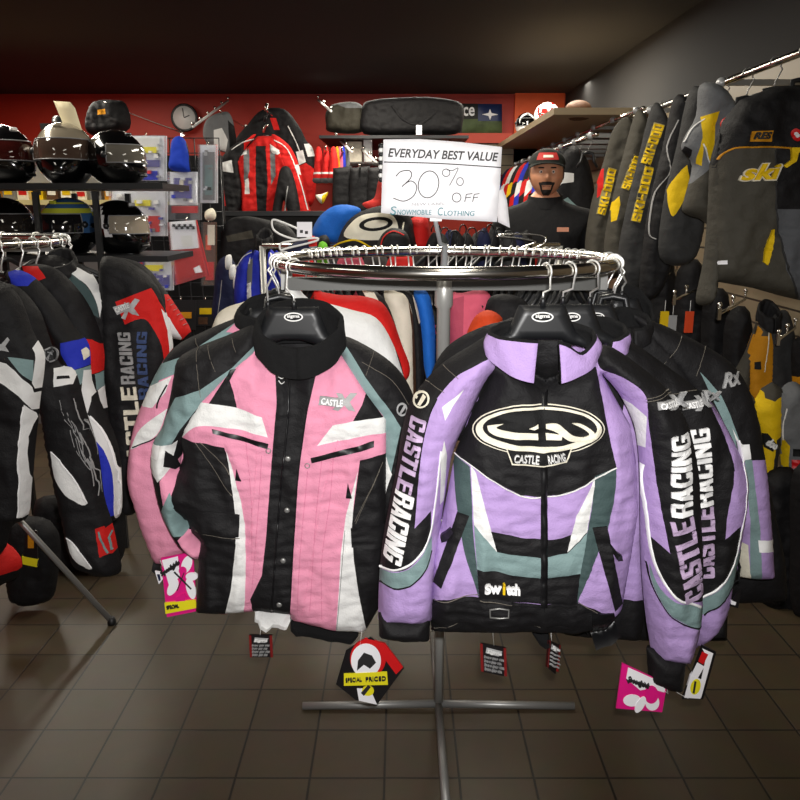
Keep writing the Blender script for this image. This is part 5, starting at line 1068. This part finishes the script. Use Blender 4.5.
x = jacket('bright blue drawstring pouch hanging right of the clear cases', 4.3, {'body': [(172,140),(180,136),(187,144),(190,160),(191,171),(180,172),(169,168),(170,155)]}, SKY if False else fab('royal_blue_cloth', (26, 64, 190)), {'body': [(BLK, C((184,136),(192,150),(194,172),(190,172),(188,150)))]}, name='drawstring_pouch', cat='pouch')
pack('glove_pack', 'clear pack of purple grey gloves below the blue pouch', Q(170,172,198,205), 4.35, PKW, [(PURP, Q(174,178,192,198)), (CREAM, Q(180,180,184,192))], bits=8)
pack('glove_pack', 'clear pack of pale grey gloves right of the blue pouch', Q(200,145,218,203), 4.4, PKW, [(GREYPL, Q(203,152,215,200)), (TEAL, Q(205,165,213,195))], bits=6)
r = pack('goggle_pack', 'red pack with a white chequered header card', [(170,222),(197,220),(210,275),(176,285)], 4.1, TAGRED, [(PAPER, [(170,222),(196,220),(199,248),(172,250)]), (WPLAST, [(181,236),(192,235),(194,246),(183,247)]), (RED, [(176,255),(200,251),(206,272),(180,280)]), (PAPER, [(194,268),(200,265),(203,272),(196,273)])])
pl = Plane(190, 250, 4.1)
for k in range(8):
    x_ = 173+k*2.8; q = [(x_, 224+(k % 2)*2.2), (x_+2.6, 224+(k % 2)*2.2), (x_+2.6, 227+(k % 2)*2.2), (x_, 227+(k % 2)*2.2)]; u = pl.uvs(q); mk('chequer', [pl.w(a_, b__, .0205) for a_, b__ in u]+[pl.w(a_, b__, .012) for a_, b__ in u], [(0,1,2,3),(7,6,5,4),(0,4,5,1),(1,5,6,2),(2,6,7,3),(3,7,4,0)], INK, None, r, False)
pack('parts_pack', 'clear pack of rust coloured parts right of the chequered pack', Q(203,222,217,285), 4.5, BROWN, [(ORANGE, Q(206,235,211,250)), (CREAM, Q(208,225,215,245)), (RED, Q(206,262,214,280))])
pack('gear_pack', 'red and grey pack hanging above the chequered pack', Q(168,203,202,220), 4.5, GREYPL, [(TAGRED, Q(172,206,198,213)), (TAGK, Q(176,213,190,219))])
pack('gear_pack', 'dark pack with yellow lettering low behind the pink jackets', Q(168,300,196,330), 4.3, TAGK, [(AMBER, Q(174,312,192,318)), (BROWN, Q(176,322,186,328))], False)
pack('gear_pack', 'dark pack with yellow label low beside the white tags', Q(196,300,216,326), 4.35, TAGK, [(YEL, Q(200,308,212,314)), (BROWN, Q(199,317,208,324))], False)
x = jacket('pale cap hanging on the grid panel below the grey glove pack', 4.3, {'body': [(205,212),(212,208),(216,214),(214,220),(206,220)]}, CREAM, name='cap', cat='cap')

# ------------------------------------------------------------------ back wall
c = at(185, 118, 7.93); t = empty('wall_clock', c, 'round white wall clock with a black rim on the red wall', 'clock'); Rx = Matrix.Rotation(PI/2, 3, 'X')
MB().lathe([(.105, 0), (.105, .03)], c, WPLAST, 36, Rx).build('face', t); MB().tube([c+Vector((.115*math.cos(2*PI*i/40), -.02, .115*math.sin(2*PI*i/40))) for i in range(40)], .014, PLK, 8, True).build('rim', t)
MB().tube([c+Vector((0, -.034, 0)), c+Vector((.05, -.034, .02))], .004, INK, 6).build('hour_hand', t); MB().tube([c+Vector((0, -.037, 0)), c+Vector((-.01, -.037, .085))], .003, INK, 6).build('minute_hand', t)
def warm(label, a, b_, Y0, Y1, n=6):
    p, q = at(*a, Y0), at(*b_, Y1); t = empty('waterfall_display', p, label, 'display arm'); MB().tube([p, q], .011, WPLAST, 6).build('bar', t)
    for k in range(n): cc = p.lerp(q, k/(n-1)); MB().ball(cc+Vector((0, 0, .025)), .014, CHROME, 8).build('stop_peg', t)
warm('white display arm with pegs sloping up beside the clock', (193,127), (228,101), 7.0, 7.8)
warm('white display arm above the red mittens', (331,111), (318,100), 6.6, 7.6, 3)
warm('white display arm sloping down right over the grid shelf', (376,162), (358,146), 6.2, 7.0, 4); warm('white display arm behind the coloured scarves', (352,152), (336,137), 6.4, 7.2, 4)
g = jacket('grey and white jacket on the back wall left of the red ones', 6.9, {'body': [(208,118),(222,112),(230,114),(235,130),(236,150),(222,152),(206,142),(203,130)]}, GREY, {'body': [(WHT, C((214,130),(222,128),(228,140),(226,152),(214,148))), (BLK, C((228,120),(238,130),(238,150),(230,150)))]})
g = jacket('red and black jacket with white cuffs, rear of the pair on the back wall', 6.75, {'body': [(236,142),(248,124),(262,110),(284,109),(299,126),(306,140),(314,152),(316,185),(312,205),(300,200),(292,170),(280,150),(262,150)]}, BLK,
 {'body': [(WHT, C((296,152),(303,150),(306,162),(299,165))), (WHT, C((304,144),(312,143),(315,156),(308,157))), (RED, C((299,166),(306,163),(316,170),(318,205),(306,208),(304,186))), (RED, C((270,118),(276,118),(280,130),(274,130)))]})
g.lines('seam_piping', [(WHT, [(288,126),(296,142),(300,152)], 9)], 'body')
g = jacket('red jacket with black centre panel and white stripes on the back wall', 6.5, {
 'sleeve#1': [(256,134),(238,142),(226,152),(218,164),(216,180),(221,205),(228,217),(240,216),(243,190),(240,165),(246,148)], 'sleeve#2': [(272,134),(288,144),(297,160),(302,178),(309,205),(310,214),(298,216),(290,200),(284,175),(276,150)],
 'body': C((252,142),(258,136),(272,136),(280,146),(290,165),(292,185),(276,200),(272,217),(242,217),(241,188),(236,160))}, {'sleeve#1': BLK, 'sleeve#2': RED, 'body': RED},
 {'body': [(BLK, C((256,146),(266,146),(268,180),(266,218),(258,218),(256,180))), (GREY, C((244,155),(249,148),(250,170),(246,190),(244,180))), (GREY, C((270,146),(275,150),(276,175),(271,185))), (WHT, C((237,154),(247,146),(247,154),(240,156))), (WHT, C((270,144),(282,152),(278,155),(272,153))), (WHT, C((245,180),(249,178),(250,194),(245,194)))],
  'sleeve#1': [(WHT, C((220,163),(232,160),(234,173),(221,171))), (RED, C((214,172),(222,174),(226,206),(220,206))), (RED, C((244,142),(256,132),(256,140),(244,150)))], 'sleeve#2': [(WHT, C((295,165),(302,163),(304,176),(298,174)))]}, T=.06, wr=.02)
g.lines('seam_piping', [(WHT, [(232,150),(242,143),(254,139)], 8)], 'sleeve#1'); g.lines('seam_piping', [(WHT, [(274,140),(288,150),(300,180),(308,210)], 8)], 'sleeve#2')
x = jacket('black trousers with thin piping hanging over the front red jacket', 6.3, {'body': [(280,170),(286,166),(292,172),(298,195),(300,216),(290,218),(284,200),(280,218),(272,216),(276,190)]}, BLK, name='trousers', cat='trousers'); x.lines('seam_piping', [(GREYP, [(288,186),(286,200),(285,214)], 8)], 'body')
p = at(264, 122, 6.55); m = MB()
for k in range(4): m = MB(); m.tube([p+Vector((-.02+.012*k, 0, -.16+.08*k)), p+Vector((.0+.01*k, .0, -.1+.08*k)), p+Vector((.03, 0, -.11+.08*k))], .012, [PLK, CHROME][k % 2], 8); tag(m.build('clothes_hanger'), 'black and chrome hanger neck stacked above the red jackets', 'clothes hanger', 'hanger necks above the red jackets')
for i, (x0, x1) in enumerate(((314,323),(322,330),(329,338))):
    g = jacket(('left', 'middle', 'right')[i]+' one of three red mittens with striped cuffs on the back wall', 6.4-.05*i, {'body': [(x0+2,149),(x1-2,149),(x1+1,170),(x1+1,182),(x0-1,182),(x0,170)]}, RED, {'body': [(WHT, C((x0-3,172),(x1+3,172),(x1+3,174),(x0-3,174))), (GREY, C((x0-3,178),(x1+3,178),(x1+3,184),(x0-3,184)))]}, name='mitten', cat='mitten', T=.04, g=.03)
for i, (x0, c_, nm) in enumerate(((337,AMBER,'amber'),(340,HOTP,'coral'),(343,BLUE,'blue'),(347,GREY,'grey'))):
    jacket(f'narrow {nm} scarf beside the red mittens on the back wall', 6.4+.06*i, {'body': [(x0-2,150),(x0+2,150),(x0+3,180),(x0-2,182)]}, c_, name='scarf', cat='scarf', T=.03, g=.03)
jacket('pale glove with a yellow tip below the red mittens', 6.3, {'body': [(316,195),(322,194),(328,192),(326,198),(322,204),(317,199)]}, CREAM, {'body': [(YEL, C((322,196),(330,190),(328,198),(322,204)))]}, name='glove', cat='glove', T=.03)
for i, (x0, x1) in enumerate(((333,352),(350,370),(368,386))):
    jacket(('left', 'middle', 'right')[i]+' of three black trousers folded in the grid bay left of the sign', 6.2-.06*i, {'body': C((x0,168),(x1,166),(x1+1,215),(x0-1,216))}, [NAVY, BLK, CHAR][1], None, name='trousers', cat='trousers', wr=.006, fold=(2, 14), T=.03)
t = empty('wire_shelf', at(400, 165, 6.9), 'wire shelf with goods under the black bags on the back wall', 'shelf'); a, b_ = at(345, 136, 6.7), at(448, 136, 6.7); m = MB()
for z in (at(400, 136, 6.7).z, at(400, 163, 6.7).z):
    m = MB()
    for yy in (6.7, 6.9, 7.1): m.tube([(a.x, yy, z), (b_.x, yy, z)], .006, STEEL, 5)
    for i in range(9): m.tube([(a.x+(b_.x-a.x)*i/8, 6.7, z), (a.x+(b_.x-a.x)*i/8, 7.1, z)], .004, STEEL, 5)
    m.build('shelf_wires', t)
for xx in (a.x, b_.x): MB().tube([(xx, 6.7, at(400,163,6.7).z), (xx, 6.7, at(400,136,6.7).z)], .006, STEEL, 6).build('upright', t)
for i, (x0, x1, y0, c_) in enumerate(((348,362,142,CRM),(364,372,140,WPLAST),(386,396,146,BROWN),(398,420,144,BROWN),(424,440,144,CRM))):
    q = at(x0, 162, 6.85); q2 = at(x1, y0, 6.85); tag(MB().box(((q.x+q2.x)/2, 6.88, (q.z+q2.z)/2), (q2.x-q.x, .15, q2.z-q.z), c_).build('goods_box', None, False), ('cream', 'bright white', 'brown', 'wide brown', 'second cream')[i]+' carton on the wire shelf of the back wall', 'box')
jacket('olive duffel bag with grey strap on top of the back shelves', 6.8, {'body': [(326,112),(334,104),(355,102),(364,110),(362,132),(330,132),(326,124)]}, fab('dark_olive_canvas', (58, 55, 46)), {'body': [(GREY, C((336,104),(362,102),(366,108),(346,108)))]}, name='duffel_bag', cat='bag', T=.10, wr=.01)
x = jacket('long black duffel bag on top of the back shelves, above the sign', 6.75, {'body': [(362,108),(372,100),(410,97),(440,98),(462,104),(463,122),(456,134),(420,135),(364,134)]}, BLK, {'body': [(BLK, C((395,100),(420,98),(426,135),(400,135)))]}, name='duffel_bag', cat='bag', T=.10, wr=.012, fold=(3, 3)); x.lines('strap', [(BLK, [(392,106),(404,120),(420,124),(436,112)], 22)], 'body')
p = at(419, 130, 6.5); m = MB(); m.box(p, (.045, .01, .07), PAPER); tag(m.build('price_tag', None, False), 'white paper tag hanging from the long black duffel bag', 'tag')
jacket('black backpack on the wall top above the gloss black helmet', 6.0, {'body': [(88,118),(96,102),(112,100),(126,104),(130,128),(108,136),(90,134)]}, BLK, {'body': [(BADGEK, C((96,104),(110,101),(112,134),(98,134))), (AMBER, C((98,110),(106,109),(106,114),(98,115)))]}, name='backpack', cat='backpack', T=.12, wr=.02)
p = at(58, 122, 5.5); t = empty('ball_lamp', p, 'small black round lamp on the red wall behind the price card', 'lamp'); MB().ball(p, .04, PLK, 16).build('lamp_head', t); MB().lathe([(.010, 0), (.012, .01)], p+Vector((0, -.045, 0)), SILVP, 14, Rx).build('lens', t); MB().box(p+Vector((-.05, .0, -.03)), (.12, .05, .04), PLK).build('lamp_base', t, False)
pst = Plane(480, 120, 7.9); g = Garment('wall_poster', 'dark poster with white letters, a blue star panel and green grass', 'poster', pst, {'poster': C((432,103),(502,104),(502,135),(432,135))}, T=.012, Tb=0, e=.01, wr=0, g=.1)
g.build('poster', CHAR, [(mat('grass_print', (78, 92, 56), .7, var=.5), C((462,119),(503,119),(503,136),(462,136))), (mat('blue_print', (30, 44, 88), .5), C((478,104),(503,104),(503,121),(478,121)))], q=0)
g.text('poster_lettering', [('ce', PAPER, (463,116), (474.5,116), 9, .02, 0)], 'poster', h=.004); g.patch('white_swoosh', [(PAPER, C((450,113),(456,109),(463,111),(460,114)))], 'poster', h=.004)
g.patch('star_print', [(PAPER, C((482,114.5),(488.5,113),(490,109),(491.5,113),(498,114.5),(491.5,116),(490,120),(488.5,116)))], 'poster', h=.004)
a, b_ = at(512, 200, 7.94), at(560, 200, 7.94); struct('trim_1', MB().box(((a.x+b_.x)/2, 7.97, CZ/2), (b_.x-a.x, .06, CZ), ORW))
a, b_ = at(440, 138, 7.9), at(512, 138, 7.9); struct('trim_2', MB().box(((a.x+b_.x)/2, 7.95, a.z), (b_.x-a.x, .1, .09), mat('red_beam_paint', (190, 54, 22), .5)))
struct('trim_3', MB().box((at(470,150,7.9).x, 7.97, at(470,158,7.9).z), (1.3, .06, .3), SLAT))
helmet('motocross_helmet', 'red and white helmet on the ledge at the far right, against the orange wall', 547, 108, 6.3, 30, (GW, GW, GRED), .7, visor=(120, 30, 26), rest=2.095)
helmet('motocross_helmet', 'black open faced helmet with white edges on the far ledge by the orange wall', 526, 128, 7.0, 0, (GLOSSK, GW, GW), .72, visor=(10, 10, 10), rest=2.095)
jacket('tan bag on the ledge at the far right above the rail', 5.2, {'body': [(566,106),(578,100),(590,104),(590,118),(570,120)]}, BROWN, name='duffel_bag', cat='bag', T=.08)
# low black display unit under the red jackets
a, b_ = at(166, 212, 5.6), at(420, 212, 5.6)
t = empty('display_unit', ((a.x+b_.x)/2, 5.85, 0), 'low black slatted display unit below the red jackets', 'display unit')
MB().box(((a.x+b_.x)/2, 5.85, (a.z-.02)/2+.04), (b_.x-a.x, .5, a.z-.1), BADGEK).build('cabinet', t, False); MB().box(((a.x+b_.x)/2, 5.85, a.z-.01), (b_.x-a.x+.03, .53, .03), GREYPL if False else PLK).build('top_board', t, False); MB().box(((a.x+b_.x)/2, 5.85, .03), (b_.x-a.x-.06, .44, .06), PLK).build('plinth', t, False)

# ------------------------------------------------------------------ clothes between the racks and the back wall
x = jacket('royal blue jacket with black centre hanging behind the pink jackets', 3.7, {'sleeve#1': [(252,250),(241,259),(236,272),(234,300),(240,312),(247,300),(249,272)], 'sleeve#2': [(275,251),(284,260),(289,280),(288,312),(279,308),(276,280)], 'body': C((247,258),(255,250),(263,252),(271,249),(278,256),(280,280),(280,315),(245,315),(245,285))}, BLUE,
 {'body': [(BLK, C((259,246),(269,246),(267,270),(267,320),(261,320),(261,280))), (GREY, C((247,262),(253,258),(252,285),(247,300))), (OLIVE, C((262,272),(266,270),(266,296),(262,296))), (WHT, C((245,258),(251,256),(250,264),(246,264))), (WHT, C((247,284),(251,282),(252,300),(247,300))), (WHT, C((270,252),(277,258),(276,264),(271,261)))]})
x.lines('seam_piping', [(WHT, [(236,268),(243,257),(252,252)], 5)], 'sleeve#1'); collar(x, 256, 272, 236, 229, 240, 246, 252, BLK, BLK, w0=-.01, b=.05)
for i, (x0, y0, dx, dy) in enumerate(((225,256,7,13),(229,266,7,13),(233,276,8,13))):
    pl_ = Q(x0, y0, x0+dx, y0+dy); jacket(('upper', 'middle', 'lowest')[i]+' of three white gloves hanging left of the royal blue jacket', 4.0-.06*i, {'body': [(x0+1,y0),(x0+dx-1,y0-1),(x0+dx,y0+dy*.6),(x0+dx-2,y0+dy),(x0+1,y0+dy),(x0,y0+dy*.5)]}, WHT, name='glove', cat='glove', T=.03)
x = jacket('dark trousers with pale piping below the white gloves', 4.2, {'body': [(218,262),(232,258),(242,290),(244,320),(214,322),(214,290)]}, NAVY, name='trousers', cat='trousers', T=.04); x.lines('seam_piping', [(GREYP, [(222,280),(220,300),(218,316)], 4), (GREYP, [(238,292),(239,316)], 4)], 'body')
x = jacket('cream jacket shoulder glimpsed behind the pink jackets', 2.16, {'body': [(214,322),(222,310),(240,303),(262,300),(262,340),(214,340)]}, CRM)
x = jacket('black quilted vest in the dark bay between the red and blue jackets', 4.6, {'body': [(226,222),(244,216),(268,220),(288,226),(300,245),(300,275),(225,275),(220,245)]}, BLK, {'body': [(OLIVE, C((226,236),(252,230),(254,238),(228,242)))]}, name='vest', cat='vest')
jacket('bright sky blue cloth draped at the top of the rear rack', 3.15, {'body': [(312,232),(320,216),(334,206),(350,205),(361,211),(346,226),(338,242),(320,240)]}, SKY, name='cloth', cat='cloth')
x = jacket('black bag with cream flap and yellow edge lying on the rear rack', 3.05, {'body': [(336,248),(344,226),(360,212),(386,205),(406,210),(414,230),(410,254),(340,256)]}, BLK, {'body': [(CREAM, S([(344,236),(352,222),(366,214),(390,214),(398,226),(394,238),(364,240)])), (BADGEK, ell(376,224,17,7,24,-6)), (CREAM, ell(376,224,12,4,24,-6))]}, name='bag', cat='bag', T=.07); x.lines('yellow_edge', [(YEL, [(332,248),(340,243),(356,240),(372,248)], 6)], 'body'); x.lines('white_edge', [(CREAM, [(392,252),(400,240),(404,222)], 6)], 'body')
x = jacket('black pouch with red piping beside the sign foot', 2.95, {'body': [(377,254),(381,236),(392,228),(406,232),(411,246),(410,256)]}, BLK, None, name='pouch', cat='pouch', T=.05); x.lines('seam_piping', [(RED, [(380,252),(383,238),(393,231),(404,235)], 4)], 'body')
jacket('red cloth hanging just below the sign', 3.1, {'body': [(409,222),(420,216),(428,220),(429,250),(412,250)]}, RED, name='cloth', cat='cloth'); jacket('coral red garments left of the sign edge', 3.3, {'body': [(362,204),(374,198),(378,182),(384,174),(390,200),(388,216),(374,212)]}, fab('coral_red_cloth', (220, 60, 52)), name='cloth', cat='cloth')
jacket('lime green bottle shaped cloth at the rear left of the round rack', 2.9, {'body': [(318,246),(327,244),(328,262),(327,292),(318,290)]}, GREEN, name='cloth', cat='cloth'); jacket('small black glove above the lime green cloth', 2.95, {'body': [(318,238),(326,235),(330,242),(327,250),(318,250)]}, BLK, name='glove', cat='glove')
jacket('navy folded jacket under the white wire hangers', 3.0, {'body': [(284,250),(296,242),(312,238),(320,246),(316,256),(290,258)]}, NAVY); jacket('small red and pale cloth end beside the white wire hangers', 2.98, {'body': [(308,240),(314,236),(318,246),(316,256),(309,254)]}, RED, {'body': [(TEAL, C((306,247),(320,246),(320,258),(306,258)))]}, name='cloth', cat='cloth')
m = MB()
for k in range(9): cc = at(381, 146+k*4.2, 2.2); m.ball(cc, .007, WPLAST if k % 2 else PLK, 8)
o = m.build('bead_cord'); tag(o, 'black and white twisted cord hanging beside the left edge of the sign', 'cord')
x = jacket('white paper tag leaning behind the right edge of the sign', 2.5, {'body': C((496,192),(503,189),(507,200),(510,228),(498,222))}, PAPER, name='price_tag', cat='tag', T=.003, wr=0)
def wire(label, pts, Y, m=WPLAST, r=.0035, closed=True):
    t = empty('wire_hanger', at(*pts[0], Y), label, 'clothes hanger'); q = [at(*p, Y) for p in smooth(pts, closed, 4)]; MB().tube(q, r, m, 7, closed).build('wire_loop', t); return t
t = wire('white wire hanger lying at the left end of the round rack, upper of two', [(272,222),(276,220),(296,228),(300,232),(310,236),(300,240),(284,236),(274,230)], 2.75); card('size_card', t, Q(297,222,312,237), 2.74, [PAPER, (INK, Q(300,230,303,233)), (INK, Q(305,231,308,234))])
wire('white wire hanger lying at the left end of the round rack, lower of two', [(280,245),(286,242),(314,238),(316,241),(288,248),(281,250)], 2.72)
t = wire('bare chrome wire hanger lying behind the rail in front of the man', [(496,236),(512,234),(540,235),(546,240),(540,246),(524,250),(520,248),(536,242),(518,238)], 2.9, CHROME); 
GD = 'dark clothes on the rack behind the sign'
for i in range(12):
    px = 432+i*8.5; Y = 3.0+.09*(i % 3)
    jacket('dark jacket edge in the close row behind the sign foot', Y, {'body': [(px-4,236+random.uniform(-5,5)),(px+3,230+random.uniform(-4,4)),(px+9,250),(px+8,300),(px-6,300),(px-7,255)]}, [BLK, CHAR, NAVY, BLK][i % 4], None, GD, T=.03, g=.03)
GH = 'black hangers behind the sign foot'; bh = simple_hanger('black plastic hanger in the row behind the sign foot', group=GH, span=.3, hm=PLK)
for i in range(9): h = bh if i == 0 else copy_tree(bh); p = at(436+i*9, 230+(i % 3)*3, 3.0); h.location = p; h.rotation_euler = (0, 0, .5+.1*(i % 4))
GQ = 'mixed jackets filling the rear rack'
CQ = [RED, BLK, HOTP, CHAR, RED, BLK, WHT, BLK, NAVY, RED, BLK, CHAR]
DQ = ['red', 'black', 'coral', 'dark grey', 'red', 'black', 'white', 'black', 'navy', 'red', 'black', 'dark grey']
for i in range(12):
    px = 300+i*25; Y = 3.35+.08*(i % 2)
    jacket('%s jacket on the rear rack seen through the ring, number %s from left' % (DQ[i], ('one', 'two', 'three', 'four', 'five', 'six', 'seven', 'eight', 'nine', 'ten', 'eleven', 'twelve')[i]), Y, {'body': [(px-10,256),(px,250),(px+12,258),(px+18,290),(px+16,380),(px-16,380),(px-18,290)]}, CQ[i], None, GQ, T=.05, g=.03)
# ------------------------------------------------------------------ what the far things hang from
def peg(label, px, py, Y, Y1=BY):
    p = at(px, py, Y); t = empty('wall_peg', p, label, 'peg'); MB().tube([(p.x, Y1, p.z-.01), (p.x, Y-.03, p.z), (p.x, Y-.05, p.z+.025)], .008, CHROME, 7).build('peg_rod', t); MB().box((p.x, Y1-.006, p.z-.01), (.04, .012, .06), CHROME).build('peg_plate', t, False)
peg('chrome wall peg holding the grey and white jacket', 222, 114, 6.9); peg('long chrome wall peg holding the pair of red jackets', 268, 112, 6.5); peg('chrome wall peg holding the black backpack', 108, 106, 6.0); peg('short chrome wall peg above the red mittens', 326, 150, 6.3); peg('chrome wall peg above the narrow scarves', 342, 151, 6.4); peg('chrome wall peg over the folded black trousers', 360, 168, 6.1)
a, b_ = at(320, 136, 6.7), at(468, 136, 6.7); tag(MB().box(((a.x+b_.x)/2, 7.3, a.z-.012), (b_.x-a.x, 1.35, .022), PLK).build('top_shelf_board', None, False), 'black shelf board on the back wall under the duffel bags', 'shelf')
a, b_ = at(262, 240, 3.2), at(560, 240, 3.2); t = empty('straight_clothes_rack', ((a.x+b_.x)/2, 3.2, 0), 'straight chrome rack of mixed clothes behind the round rack', 'clothes rack'); zr = at(400, 246, 3.2).z
MB().tube([(a.x, 3.2, zr), (b_.x, 3.2, zr)], .0125, CHROME, 10).build('hanging_bar', t)
for q in (a, b_): MB().tube([(q.x, 3.2, .03), (q.x, 3.2, zr)], .0125, TUBE, 10).build('post', t); MB().box((q.x, 3.2, .018), (.04, .5, .03), TUBE).build('foot', t, False)
